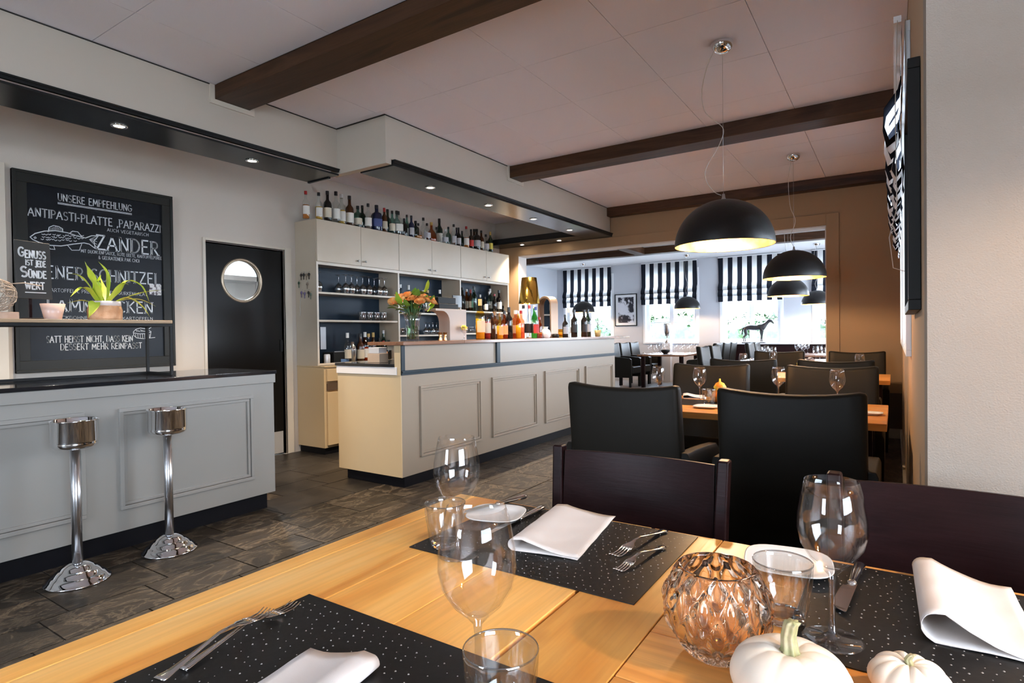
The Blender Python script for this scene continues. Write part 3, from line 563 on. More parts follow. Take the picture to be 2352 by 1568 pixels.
# cake drawing
c2 = lambda x, y: (x/4.9, 560+y/4.9)
sketch([c2(*p) for p in [(1500,990),(1530,960),(1580,945),(1640,955),(1700,985),(1690,1050),(1620,1066),(1540,1058),(1505,1030),(1500,990)]]); sketch([c2(*p) for p in [(1500,1000),(1570,1012),(1640,1010),(1700,990)]]); sketch([c2(*p) for p in [(1630,985),(1690,945),(1735,910)]], 0.006); sketch([c2(*p) for p in [(1620,1066),(1745,1052)]])
for k in range(7): sketch([c2(1525+k*26, 1015), c2(1530+k*25, 1055)], 0.003)
for k in range(8): sketch([c2(1530+k*18, 965+(k % 3)*8), c2(1542+k*18, 985)], 0.004)
L(mb.build('chalk_writing', M_CHALK, t, fix=False))
a = at(343, 677, 'x', XT); b = at(370, 654, 'x', XT)
pc = L(MB().box(XT, XT+0.001, a.y, b.y, a.z, b.z).build('photo_card', mat('photo_print', (0.65, 0.62, 0.60), 0.4, noise=(45, (0.05, 0.03, 0.04), 0.45, 0.58)), t)); pc['label'] = 'small colour photo card stuck on the board'
# ------------------------------------------------------------------ rack on the left counter
t = thing('counter_rack', 'black metal rack with a wooden shelf board standing on the left counter', 'rack', (-3.9, 1.2, 0.968))
def Lz(o): o.location = -Vector(t.location); return o
XA, XBk, YE = -3.80, -4.12, 1.895
Lz(box('shelf_board', M_SHELF, XBk, XA, 0.62, YE, 1.293, 1.312, t, 0.002))
mb = MB(); s = 0.016
for x in (XBk, XA-s): mb.box(x, x+s, 0.62, YE, 1.274, 1.292)
mb.box(XBk+s, XA-s, YE-s, YE, 1.274, 1.292); mb.box(XBk+s, XA-s, 0.62, 0.636, 1.274, 1.292); Lz(mb.build('top_frame', M_BLACKM, t, 0.001))
for x in (XBk, XA-s):
    for y in (0.62, YE-s): Lz(box('post', M_BLACKM, x, x+s, y, y+s, 0.9685, 1.274, t, 0.001))
mb = MB(); mb.box(XBk+s, XA-s, YE-s, YE, 0.9685, 0.9845).box(XBk, XBk+s, 0.636, YE-s, 0.9685, 0.9845); Lz(mb.build('foot_rail', M_BLACKM, t, 0.001))
# items on the rack shelf
ZR = 1.3125
# plant in a cork and white pot
t = thing('potted_plant', 'yellow-green strap-leaved plant in a cork pot on the rack shelf', 'plant', (-3.96, 1.585, ZR))
MB().lathe([(0,0),(0.082,0),(0.088,0.01),(0.090,0.06),(0.084,0.085),(0.078,0.09)], 14, cap0=False, cap1=False, smooth=True).build('pot', mat('cork_pot', (0.52, 0.27, 0.13), 0.7, noise=(14, (0.70, 0.45, 0.28), 0.4, 0.7), bump=(30, 0.8, 0.006)), t)
MB().lathe([(0.080,0.084),(0.083,0.088),(0.082,0.112),(0.076,0.114),(0.074,0.10),(0.0,0.098)], 24, cap0=False, cap1=False).build('pot_rim', mat('rim_fabric', (0.62, 0.55, 0.53), 0.8), t)
M_LEAF = mat('fern_leaf', (0.34, 0.46, 0.03), 0.45, noise=(7, (0.62, 0.68, 0.10), 0.4, 0.7))
def leaf(mb, pts, w, twist=0.0, n=None):
    pts = [Vector(p) for p in pts]
    # catmull resample
    P = [pts[0]]+pts+[pts[-1]]; out = []
    for i in range(len(pts)-1):
        a, b, c, d = P[i:i+4]
        for k in range(5):
            s = k/5; out.append(0.5*((2*b)+(c-a)*s+(2*a-5*b+4*c-d)*s*s+(3*b-a-3*c+d)*s**3))
    out.append(pts[-1]); N = len(out); Lr, M, Rr = [], [], []
    for i, p in enumerate(out):
        d = (out[min(i+1, N-1)]-out[max(i-1, 0)]).normalized(); side = d.cross(Vector((math.sin(twist), math.cos(twist)*0.2, 1))).normalized()
        if side.length < 0.1: side = Vector((0, 1, 0))
        f = i/(N-1); ww = w*(0.35+1.1*math.sin(PI*min(f*1.05, 1))**0.8)*(1-f**5)+0.001; ww *= 1+0.12*math.sin(f*17)
        nn = side.cross(d).normalized(); Lr.append(p+side*ww/2); Rr.append(p-side*ww/2); M.append(p-nn*ww*0.14)
    vs = []; 
    for a, b, c in zip(Lr, M, Rr): vs += [a, b, c]
    fs = []
    for i in range(N-1): fs += [(3*i, 3*i+1, 3*i+4, 3*i+3), (3*i+1, 3*i+2, 3*i+5, 3*i+4)]
    mb.add(vs, fs, True)
for (pts, w) in [([(0,0,.1),(.0,-.05,.22),(.01,-.085,.30),(0,-.10,.345)], .042), ([(0,.01,.1),(0,.02,.2),(0,.015,.29),(0,-.03,.35)], .038), ([(0,.02,.1),(.01,.07,.2),(.01,.13,.25),(.02,.2,.215),(.02,.24,.12)], .028),
    ([(0,.03,.1),(.02,.12,.15),(.03,.22,.185),(.03,.33,.20)], .030), ([(0,-.03,.1),(.02,-.08,.17),(.03,-.13,.19),(.04,-.19,.13)], .040), ([(0,-.02,.1),(-.02,-.08,.22),(-.02,-.13,.265),(0,-.19,.265)], .022), ([(0,-.03,.1),(.05,-.07,.11),(.09,-.10,.06),(.10,-.125,.01)], .036),
    ([(0,.04,.1),(.06,.1,.14),(.08,.17,.09),(.09,.21,.02)], .026), ([(0,-.04,.1),(-.05,-.1,.12),(-.06,-.17,.10)], .02), ([(0,0,.1),(.06,.03,.16),(.10,.06,.22),(.12,.08,.21)], .03), ([(0,0,.1),(-.07,.03,.18),(-.11,.02,.27)], .035), ([(0,-.02,.1),(.05,-.06,.18),(.07,-.09,.25)], .034), ([(0,.02,.1),(.04,.10,.13),(.05,.18,.13),(.06,.26,.09)], .018), ([(0,-.02,.1),(.03,-.05,.20),(.03,-.03,.27)], .03)]:
    mb = MB(); leaf(mb, pts, w); mb.build('leaf', M_LEAF, t, fix=False)
# pink bowl holding the slate sign
t = thing('small_bowl', 'small translucent pink bowl on the rack shelf under the slate sign', 'bowl', (-3.93, 1.315, ZR))
MB().lathe([(0,0),(0.036,0),(0.040,0.003),(0.058,0.088),(0.056,0.088),(0.038,0.006),(0,0.006)], 28, cap0=False, cap1=False).build('bowl_shell', mat('pink_plastic', (0.62, 0.44, 0.37), 0.3), t)
# slate sign: a tilted board on a small wooden foot
t = thing('slate_sign', 'black slate sign reading GENUSS IST JEDE SÜNDE WERT on the rack', 'sign', (-4.0, 1.27, ZR))
sa, sb2, sc2, sd = at(31, 549, 'x', -4.02), at(114, 560, 'x', -4.02), at(121, 688, 'x', -4.0), at(39, 684, 'x', -4.0)
mb = MB(); off = Vector(t.location); th = Vector((-0.012, 0, 0))
q = [sa-off, sb2-off, sc2-off, sd-off]; mb.add(q+[v+th for v in q], [(0,1,2,3),(7,6,5,4),(0,4,5,1),(1,5,6,2),(2,6,7,3),(3,7,4,0)], False); mb.build('slate', mat('sign_slate', (0.014, 0.014, 0.013), 0.5), t, 0.002)
mb = MB()
def sline(text, xl, yt, yb, xr, w=None):
    X = -4.0; a = at(xl, yb, 'x', -4.01)-off; b = at(xl, yt, 'x', -4.01)-off; c = at(xr, yb, 'x', -4.01)-off
    s = len(mb.v); chalk(mb, text, a.y, c.y, a.z, (b.z-a.z)*.84, 0.0, w or (b.z-a.z)*0.15)
    for i in range(s, len(mb.v)):   # lay on the tilted face
        x, y, z = mb.v[i]; f = (z-(sd-off).z)/((sa-off).z-(sd-off).z); mb.v[i] = (0.0015+(sd-off).x*(1-f)+(sa-off).x*f, y, z)
sline('G', 43, 563, 587, 56); sline('ENUSS', 58, 571, 591, 105); sline('iST', 59, 594, 608, 76); sline('jEDE', 81, 596, 612, 105); sline('S', 47, 607, 634, 62); sline('ÜNDE', 65, 618, 637, 106); sline('WERT', 57, 644, 663, 101)
a = at(57, 671, 'x', -4.01)-off; b = at(104, 673, 'x', -4.01)-off
f = (a.z-(sd-off).z)/((sa-off).z-(sd-off).z); xx = 0.0015+(sd-off).x*(1-f)+(sa-off).x*f
ribbon(mb, [(a.y, a.z), (b.y, b.z)], 0.005, lambda p, q: (xx, p, q)); mb.build('lettering', M_CHALK, t, fix=False)
MB().box(-0.06, -0.02, -0.07, 0.03, 0.0, 0.012).box(-0.046, -0.034, -0.03, -0.015, 0.012, 0.2).build('easel_stand', M_DARKW, t, 0.002)
# wood block and rattan ball
t2 = box('wooden_block', mat('pale_wood_block', (0.42, 0.28, 0.20), 0.6, noise=(20, (0.5, 0.36, 0.27), 0.4, 0.7)), -3.95, -3.86, 0.90, 1.145, ZR, ZR+0.036, None, 0.003); lab(t2, 'flat pale wooden block at the left end of the rack shelf', 'block')
mb = MB(); c = Vector((0, 0, 0)); rr = 0.085
for k in range(26):
    ax = Vector((random.gauss(0,1), random.gauss(0,1), random.gauss(0,1))).normalized(); u_ = ax.orthogonal().normalized(); v_ = ax.cross(u_); h = random.uniform(-.5, .5)
    R1 = rr*math.sqrt(1-h*h); mb.tube([ax*rr*h+(u_*math.cos(a_)+v_*math.sin(a_))*R1*random.uniform(.96, 1.04) for a_ in [2*PI*i/22 for i in range(23)]], 0.0022, 4, False)
mb.tube([(0, .05, .06), (0, .12, .07), (0, .2, .058)], 0.003, 5)
o = mb.build('twig_ball', mat('twig', (0.40, 0.32, 0.25), 0.8)); o.location = (-3.90, 1.06, ZR+0.036+0.088); lab(o, 'ball woven of thin pale twigs at the left frame edge', 'ornament')
# ------------------------------------------------------------------ bottles and glasses
GLS = {'clear': thin_glass('bottle_clear', (0.92, 0.94, 0.93), base=0.06), 'amber': thin_glass('bottle_amber', (0.75, 0.30, 0.06), base=0.06), 'dark': mat('bottle_dark', (0.012, 0.010, 0.009), 0.08), 'green': thin_glass('bottle_green', (0.10, 0.30, 0.10), base=0.06),
       'dkgreen': mat('bottle_dark_green', (0.010, 0.022, 0.014), 0.08), 'teal': thin_glass('bottle_teal', (0.35, 0.55, 0.50), base=0.06), 'brown': mat('bottle_brown', (0.055, 0.020, 0.008), 0.08), 'yellow': thin_glass('bottle_yellow', (0.95, 0.75, 0.25), base=0.06), 'rose': thin_glass('bottle_rose', (0.98, 0.60, 0.40), base=0.06), 'emerald': thin_glass('bottle_emerald', (0.08, 0.55, 0.14), base=0.06), 'navy': mat('bottle_navy', (0.015, 0.02, 0.05), 0.1)}
LABC = {'white': (0.72, 0.69, 0.62), 'cream': (0.62, 0.55, 0.42), 'black': (0.02, 0.02, 0.022), 'blue': (0.05, 0.07, 0.20), 'orange': (0.80, 0.33, 0.10), 'yellow': (0.72, 0.60, 0.10), 'red': (0.55, 0.04, 0.03), 'peach': (0.85, 0.50, 0.30), 'steel': (0.45, 0.45, 0.47)}
LIQ = {'amber': (0.45, 0.14, 0.02), 'red': (0.35, 0.01, 0.01), 'gold': (0.75, 0.42, 0.05), 'pink': (0.80, 0.25, 0.15)}
PROF = {  # kind: outline (r, z), shoulder radius, label span, cap (r, z0, z1)
 'whisky': ([(0,0),(.034,0),(.037,.004),(.037,.165),(.033,.185),(.018,.205),(.014,.215),(.0135,.262)], (.0375,.045,.135), (.0155,.258,.292)),
 'wine':   ([(0,0),(.034,0),(.037,.004),(.037,.180),(.034,.200),(.020,.225),(.0145,.24),(.0135,.30)], (.0375,.055,.145), (.0155,.262,.312)),
 'gin':    ([(0,0),(.040,0),(.043,.005),(.043,.150),(.036,.170),(.018,.180),(.014,.19),(.014,.215)], (.0435,.045,.115), (.017,.212,.245)),
 'squat':  ([(0,0),(.042,0),(.052,.015),(.054,.06),(.046,.10),(.024,.13),(.014,.145),(.013,.185)], (.0,0,0), (.016,.183,.215)),
 'slim':   ([(0,0),(.029,0),(.032,.004),(.032,.17),(.028,.20),(.014,.235),(.012,.25),(.012,.29)], (.0325,.05,.14), (.014,.285,.318)),
 'liqueur':([(0,0),(.036,0),(.038,.004),(.032,.08),(.038,.15),(.030,.18),(.014,.20),(.013,.245)], (.0,0,0), (.0155,.242,.27)),
}
BP = {}
def bottle(kind, glass, label, cap, loc, txt, group, liq=None, k=1.0, rz=0.0):
    key = (kind, glass, label, cap, liq)
    if key in BP:
        return dup(BP[key], loc, rz, txt, None, group, scale=(k, k, k))
    pr, lb, cp = PROF[kind]
    if kind == 'gin' and glass in ('clear', 'navy', 'amber'):   # square section
        rings = []
        for r, z in pr:
            rings.append([( (r*1.0)*math.copysign(abs(math.cos(a))**0.5, math.cos(a)), (r*1.0)*math.copysign(abs(math.sin(a))**0.5, math.sin(a)), z) for a in [2*PI*i/20 for i in range(20)]])
        mb = MB(); mb.rings(rings, True, False, False)
    else: mb = MB(); mb.lathe(pr, 18, cap0=False, cap1=False)
    o = mb.build('bottle', GLS[glass]); o.location = loc; o.rotation_euler = (0, 0, rz); o.scale = (k, k, k); lab(o, txt, 'bottle', group)
    if liq:
        f = 0.55 if kind != 'gin' else 0.45; zt = pr[3][1]*f*1.6
        zt = min(zt, pr[3][1]); MB().lathe([(0,.004),(pr[2][0]-.004,.005),(pr[2][0]-.004,zt),(0,zt)], 16, cap0=False, cap1=False).build('liquid', mat('liquid_'+liq, LIQ[liq], 0.1), o)
    if label and lb[0]:
        w = 150 if label != 'full' else 360; r = lb[0]+(0.0005 if kind != 'gin' else 0.0035); vs, fs = [], []; n = 12
        for i in range(n+1):
            a = PI/2*-0.0 - math.radians(w/2) + math.radians(w)*i/n - 0.5
            if kind == 'gin' and glass in ('clear', 'navy', 'amber'):
                c, s = math.copysign(abs(math.cos(a))**0.5, math.cos(a)), math.copysign(abs(math.sin(a))**0.5, math.sin(a)); p = (c*(lb[0]+.0008), s*(lb[0]+.0008))
            else: p = ((lb[0]+.0006)*math.cos(a), (lb[0]+.0006)*math.sin(a))
            vs += [(*p, lb[1]), (*p, lb[2])]
        for i in range(n): fs.append((2*i, 2*i+2, 2*i+3, 2*i+1))
        MB().add(vs, fs, True).build('paper_label', mat('label_'+label, LABC[label], 0.6), o, fix=False)
    if cap: MB().lathe([(0,cp[1]),(cp[0],cp[1]),(cp[0],cp[2]),(0,cp[2])], 12, cap0=False, cap1=False, smooth=False).build('cap', mat('cap_'+cap, {'black': (.012,.012,.012), 'red': (.4,.02,.02), 'gold': (.6,.4,.12), 'white': (.7,.7,.68), 'wood': (.30,.16,.07), 'blue': (.03,.06,.25)}[cap], 0.35), o)
    BP[key] = o; return o
CN = {'clear': 'clear', 'amber': 'amber', 'dark': 'black', 'green': 'green', 'dkgreen': 'dark green', 'teal': 'pale teal', 'brown': 'brown', 'yellow': 'golden', 'rose': 'rose-coloured', 'emerald': 'bright green', 'navy': 'dark blue'}
KN = {'whisky': 'tall', 'wine': 'wine', 'gin': 'square', 'squat': 'squat', 'slim': 'slender', 'liqueur': 'waisted'}
TAKEN = [(-3.485, at(1216, 700, 'x', -3.485).y, .05), (-3.30, at(1253, 766, 'x', -3.30).y, .062), (-3.40, at(1289, 764, 'x', -3.40).y, .048)]
def row(items, X, ztop, tail, group, jx=0.0, org=(0, 0), sc=1.0):
    items = sorted(items, key=lambda e: e[0])
    for i, it in enumerate(items):
        px, py, kind, gl, lb, cp = it[:6]; liq = it[6] if len(it) > 6 else None; dx = it[7] if len(it) > 7 else 0
        x = org[0]+px/sc; y = org[1]+py/sc; rr = {'gin': .048, 'squat': .056}.get(kind, .041)
        best = None
        for dd in [dx]+([0, -.05, -.10, -.15] if X < -4 else [0, .09, -.05, -.10, .05]):
            for dp in (0, 3.5, -3.5):
                q = at(x+dp, y, 'x', X+dd); kk = max(0.6, min(1.25, (q.z-ztop)/PROF[kind][2][2])); g = min([math.hypot(q.x-a, q.y-b)-c-rr*kk for a, b, c in TAKEN if abs(q.y-b) < .5] or [1])
                if best is None or (best[0] < 0 and g > best[0]+.002): best = (g, dd, dp, rr*kk)
        XX = X+best[1]; x += best[2]; p = at(x, y, 'x', XX); rr = best[3]
        TAKEN.append((p.x, p.y, rr))
        p = at(x, y, 'x', XX); h = p.z-ztop; k = max(0.6, min(1.25, h/PROF[kind][2][2]))
        tx = NTH[i]+' bottle from left '+tail+', '+CN[gl]+' '+KN[kind]
        bottle(kind, gl, lb, cp, (XX, p.y, ztop), tx, group, liq, k, random.uniform(-.5, .5))
o6 = (660, 420); s6 = 4.523; bk = -0.09
row([(190,85,'whisky','clear','white','red','amber'),(325,100,'whisky','clear','white','black','gold'),(415,85,'whisky','dark','cream','black',None),(488,90,'whisky','clear','white','black'),(560,118,'whisky','clear','white','white','gold'),(628,135,'whisky','brown','white','black'),
 (715,240,'gin','teal','cream','black'),(762,235,'whisky','dkgreen',None,'black',None,bk),(838,215,'whisky','clear','white','black'),(925,205,'gin','navy','blue','black'),(990,260,'wine','brown','cream','red'),(1040,275,'whisky','dkgreen',None,'black',None,bk),(1088,290,'whisky','teal','cream','black'),
 (1135,290,'whisky','teal',None,'black',None,bk),(1165,295,'gin','clear','white','black'),(1213,370,'gin','dark',None,'black'),(1240,332,'slim','teal','white','black',None,bk),(1287,340,'whisky','navy','steel','black'),(1332,395,'gin','dkgreen',None,'black',None,bk),
 (1375,420,'squat','clear',None,'black','amber'),(1412,362,'whisky','clear',None,'black',None,bk),(1450,420,'gin','clear','steel','black'),(1495,398,'squat','amber',None,'gold','amber'),(1535,460,'squat','clear',None,'black',None,bk),(1578,372,'wine','dkgreen','white','black'),
 (1640,480,'gin','clear','steel','white'),(1672,457,'whisky','teal',None,'black',None,bk),(1728,430,'whisky','clear','steel','black'),(1757,465,'slim','navy',None,'black',None,bk),(1778,465,'whisky','dark','steel','black'),(1815,500,'whisky','dkgreen',None,'black',None,bk),
 (1858,452,'whisky','clear','white','red','amber'),(1892,482,'whisky','dark','red','black'),(1940,480,'whisky','brown',None,'black',None,bk),(1966,467,'gin','dark','steel','black'),(1998,495,'whisky','brown','cream','black'),(2045,535,'gin','clear','steel','black'),(2092,508,'wine','dkgreen','yellow','gold')],
 -4.965, 2.3885, 'on top of the wall cabinets', 'bottles on top of the wall cabinets', org=o6, sc=s6)
# small wire rail along the first bottles
mb = MB(); y0, y1 = at(728, 505, 'x', -4.89).y, at(838, 520, 'x', -4.89).y
for z in (2.400, 2.418): mb.tube([(-4.892, y0, z), (-4.892, y1, z)], 0.0016, 5)
for i in range(8): yy = y0+(y1-y0)*i/7; mb.tube([(-4.892, yy, 2.389), (-4.892, yy, 2.418)], 0.0016, 5)
lab(mb.build('bottle_rail', M_BLACKM), 'thin black wire rail in front of the first bottles on the cabinets', 'rail')
# upper shelf bay 3
o8 = (1020, 600); s8 = 7.84; SZ3 = 1.5245
row([(300,470,'whisky','dark',None,'black',None,bk),(375,500,'whisky','amber','cream','white'),(448,510,'wine','brown','cream','red'),(515,470,'wine','dkgreen',None,'black'),(560,450,'slim','teal',None,'black',None,bk),(650,600,'wine','clear',None,'white',None,bk),(735,640,'gin','dark','steel','black'),(785,545,'whisky','clear',None,'white',None,bk),(828,495,'wine','teal','white','white'),
 (905,590,'whisky','dark',None,'red'),(985,520,'whisky','dark','white','black'),(1062,770,'gin','dark',None,'black')], -4.97, SZ3, 'on the open shelf under the right doors', 'bottles on the right open shelf', org=o8, sc=s8)
# bay 2 shelf
row([(1440,320,'whisky','clear','white','white'),(1555,330,'wine','clear','red','white'),(1640,400,'whisky','brown','red','red'),(1740,395,'gin','clear',None,'white'),(1800,400,'whisky','dark','cream','gold'),(2010,395,'wine','teal','steel','white')],
 -4.97, 1.4745, 'on the middle open shelf behind the flowers', 'bottles on the middle open shelf', org=(680, 600), sc=6.03)
# lower worktop, bay 1
row([(710,990,'wine','clear','cream','white'),(870,1000,'whisky','brown','cream','black'),(932,980,'wine','amber','white','white','amber',bk),(1003,1000,'whisky','clear','cream','gold','gold'),(1045,985,'wine','brown','peach','gold'),(1130,1060,'wine','dkgreen',None,'black'),(1190,955,'slim','teal','red','white'),(1230,1100,'gin','clear','peach','red','pink'),(1262,1090,'whisky','dark',None,'black',None,bk)],
 -4.93, 0.9002, 'on the worktop under the left shelves', 'bottles on the back worktop', org=(680, 600), sc=6.03)
# bar top
BT = 1.1505
row([(645,560,'wine','yellow','peach','gold','gold'),(762,770,'wine','clear','cream','white','red'),(838,930,'whisky','brown',None,'black'),(910,905,'gin','brown','cream','wood'),(1005,930,'whisky','yellow','orange','wood','gold'),(1085,890,'whisky','amber','orange','black','amber'),(1138,825,'wine','dark',None,'black'),
 (1262,880,'gin','rose','peach','white','pink'),(1335,890,'slim','yellow',None,'white','gold'),(1385,885,'whisky','rose',None,'red','pink',-.05),(1428,790,'slim','clear','black','black'),(1510,790,'slim','clear','black','red'),(1598,785,'slim','emerald','black','white'),(1648,820,'slim','clear','red','blue',None,-.06),(1690,1005,'liqueur','amber',None,'red','amber')],
 -3.36, BT, 'on the bar top', 'bottles on the bar top', org=o8, sc=s8)
row([(1160,175,'whisky','dark','steel','black'),(1228,60,'wine','clear',None,'white'),(1262,160,'slim','clear','steel','white',None,-.05),(1320,90,'wine','dark','black','black'),(1500,88,'wine','dark','black','black'),(1565,82,'wine','dkgreen','steel','black',None,-.07)],
 -3.34, BT, 'at the far end of the bar', 'bottles at the far end of the bar', org=(1150, 700), sc=7.84)
# wine glass (bowl, stem and foot), tumbler
WG = [(0,0),(.036,.001),(.0375,.0025),(.034,.004),(.014,.007),(.0055,.012),(.0038,.03),(.0036,.075),(.0050,.088),(.012,.096),(.027,.110),(.038,.128),(.0425,.148),(.0415,.168),(.0370,.195),(.0325,.214),(.0318,.214),(.0362,.195),(.0406,.168),(.0416,.148),(.0371,.129),(.0262,.1115),(.011,.099),(.0,.097)]
def wineglass(loc, txt, group=None, k=1.0, flip=False, proto={}):
    key = flip
    if key not in proto:
        pr = [(r, z) for r, z in WG]; cut = 9
        stem = MB().lathe(pr[:cut+1], 28, cap0=False, cap1=False); bowl = MB().lathe(pr[cut:], 32, cap0=False, cap1=False)
        if flip:
            for q in (stem, bowl): q.v = [(x, -y, 0.2142-z) for x, y, z in q.v]
        t = thing('wine_glass', txt, 'glass', loc, 0, group); bowl.build('bowl', M_SHG if flip else M_GLASS, t); stem.build('stem', M_SHG if flip else M_STEMG, t); t.scale = (k, k, k); proto[key] = t; return t
    return dup(proto[key], loc, 0, txt, None, group, scale=(k, k, k))
M_STEMG = thin_glass('stem_glass', (0.93, 0.94, 0.95), base=0.12); M_SHG = thin_glass('shelf_glass', (0.8, 0.82, 0.84), base=0.28)
for i, px in enumerate([310, 590, 690, 770, 845, 925, 1010, 1085, 1155, 1225]):
    p = at(680+px/6.03, 672, 'x', -4.95 - (0.09 if i % 3 == 1 else 0)); wineglass((p.x, p.y, 1.6545), NTH[i]+' upside-down wine glass from the left on the top left shelf', 'upside-down wine glasses on the shelf', 0.98, True)
for i in range(8):
    p = at(978+i*8.2, 760, 'x', -4.96-(0.07 if i % 2 else 0)); wineglass((p.x, p.y, 1.2045), NTH[i]+' small upside-down stemmed glass right of the flower vase', 'small stemmed glasses behind the vase', 0.72, True)
M_RIM = thin_glass('rim_glass', (0.75, 0.78, 0.8), base=0.35)
def tumbler_mesh(h=0.092, r0=0.031, r1=0.0425, facets=True):
    mb = MB(); n = 64
    def R(r, z, f): 
        o = []
        for j in range(n):
            a = 2*PI*j/n; d = 0
            if f: d = 0.0038*(max(0, math.cos(a*9+ (PI if z > h*.45 else 0)))-0.3)*f
            o.append(((r-d)*math.cos(a), (r-d)*math.sin(a), z))
        return o
    out = [R(0.0001,0.0,0), R(r0*0.8,0.0,0), R(r0,0.003,0), R(r0+.0008,.010,0.2), R(r0+(r1-r0)*.3,h*.25,1), R(r0+(r1-r0)*.48,h*.42,1.2), R(r0+(r1-r0)*.55,h*.5,.2), R(r0+(r1-r0)*.68,h*.62,1.2), R(r0+(r1-r0)*.85,h*.8,.8), R(r1-.0005,h*.9,0), R(r1,h-.001,0), R(r1-.001,h,0),
           R(r1-.0025,h-.001,0), R(r1-.003,h*.9,0), R(r0-.003+(r1-r0)*.5,h*.5,0), R(r0-.004,.018,0), R(r0-.010,.0125,0), R(.0001,.012,0)]
    mb.rings(out, True, False, False); return mb
TP = {}
def tumbler(loc, txt, group=None, thick=True, k=1.0, rz=0):
    if thick not in TP:
        o = tumbler_mesh().build('tumbler', M_THICK if thick else M_SHG); TP[thick] = o
        if thick: MB().lathe([(0,.0008),(.026,.0008),(.0285,.004),(.0290,.011),(.026,.0145),(.018,.013),(0,.0125)], 24, cap0=False, cap1=False, smooth=False).build('heavy_base', M_PUCK, o)
        if thick: MB().lathe([(.0410,.0905),(.0418,.0917),(.0424,.0905),(.0418,.0893),(.0410,.0905)], 48, cap0=False, cap1=False).build('rim', M_RIM, o)
        o.location = loc; o.scale = (k,)*3; o.rotation_euler = (0, 0, rz); return lab(o, txt, 'glass', group)
    return dup(TP[thick], loc, rz, txt, None, group, scale=(k,)*3)
n = 0
for i in range(4):
    for j in range(2):
        p = at(832+i*16, 735, 'x', -4.93-j*0.09); tumbler((p.x, p.y, 1.3695), NTH[n]+' drinking glass on the second left shelf', 'drinking glasses on the second shelf', False, 1.05); n += 1
for i in range(4):
    p = at(922+i*9, 760, 'x', -4.93-(i % 2)*0.08); tumbler((p.x, p.y, 1.2045), NTH[i]+' short glass left of the flower vase on the middle shelf', 'short glasses left of the vase', False, 0.9)
for i in range(5):
    p = at(1068+i*7, 760, 'x', -4.93-(i % 2)*0.08); tumbler((p.x, p.y, 1.2195), NTH[i]+' glass on the lower right shelf behind the first bar bottles', 'glasses on the lower right shelf', False, 0.95)
# objects on the back worktop
def wp(px, py, X, z): p = at(680+px/6.03, 600+py/6.03, 'x', X); return (X, p.y, z)
t = thing('cocktail_shaker', 'steel cocktail shaker on the worktop left of the bottles', 'shaker', wp(785, 1380, -4.95, 0.9002))
MB().lathe([(0,0),(.032,0),(.034,.003),(.042,.15),(.042,.155),(0,.155)], 24, cap0=False, cap1=False).build('cup', M_STEEL, t); MB().lathe([(.041,.156),(.036,.19),(.02,.205),(.02,.235),(0,.238)], 24, cap0=False, cap1=False).build('lid', M_CHROME, t)
t = thing('drink_can', 'white and dark drink can near the left end of the worktop', 'can', wp(430, 1350, -4.92, 0.9002)); MB().lathe([(0,0),(.028,0),(.032,.006),(.032,.105),(.027,.115),(0,.113)], 20, cap0=False, cap1=False).build('can_body', mat('can_white', (.6, .6, .62), .3, 0.3), t)
t = thing('receipt_printer', 'black receipt printer with white paper strips on the back worktop', 'printer', wp(530, 1300, -5.03, 0.9002))
MB().box(-.08, .10, -.09, .09, 0, .13).build('printer_body', M_BLACKM, t, .008); MB().box(.05, .09, -.075, .075, .131, .139).build('paper_slot', M_STEEL, t)
for yy in (-.14, -.05): MB().box(-.115, -.113, yy-.036, yy+.036, .16, .40).build('paper_strip', mat('till_paper', (.75, .76, .8), .8), t)
o = MB().rings([[(x, y, z+0.012*math.sin(9*x+7*y+i)) for x, y in [(-.04,-.06),(.03,-.05),(.04,.05),(-.03,.06)]] for i, z in enumerate((.0125, .03, .045))]).build('blue_cloth', mat('blue_cloth', (.12, .22, .42), .9), None, .004); o.location = wp(650, 1380, -4.955, 0.9005); lab(o, 'crumpled blue and white cloth on the back worktop', 'cloth')
t = thing('paper_box', 'pale cardboard box of papers beside the bar post on the inner worktop', 'box', (-3.62, 3.46, 0.9765))
MB().box(-.07, .07, -.05, .05, 0, .075).build('box_body', mat('pale_card', (.45, .33, .24), .7), t, .002); MB().box(-.06, .06, -.045, .045, .076, .125).build('paper_stack', mat('grey_paper', (.5, .5, .52), .7), t, .002)
# keys on the cabinet side
for i, (px, py, c) in enumerate([(694, 632, (.03,.02,.02)), (700, 631, (.02,.02,.02)), (706, 632, (.25,.2,.15)), (712, 630, (.02,.02,.02)), (689, 650, (.05,.1,.06)), (708, 652, (.25,.2,.15)), (695, 672, (.2,.16,.3)), (702, 674, (.22,.18,.32)), (711, 672, (.02,.02,.02)), (716, 676, (.16,.2,.16))]):
    p = at(px, py, 'y', 3.84); t = thing('key_bunch', NTH[i]+' small key hanging on the side of the tall cabinet, '+('upper row' if i < 6 else 'lower row'), 'key', (p.x, 3.8385, p.z), 0, 'keys on the cabinet side')
    MB().tube([(0, 0, .03), (0, -.012, .028), (0, -.012, .022)], .002, 6).build('hook', M_STEEL, t)
    mb = MB(); mb.lathe([(0,-.002),(.016,-.002),(.016,.002),(0,.002)], 12, cap0=False, cap1=False); mb.xf(Matrix.Translation((0, -.012, -.0)) @ Matrix.Rotation(PI/2, 4, 'X')); mb.box(-.004, .004, -.014, -.010, -.05, -.012); mb.build('key', mat('key_%d' % i, c, .4), t)
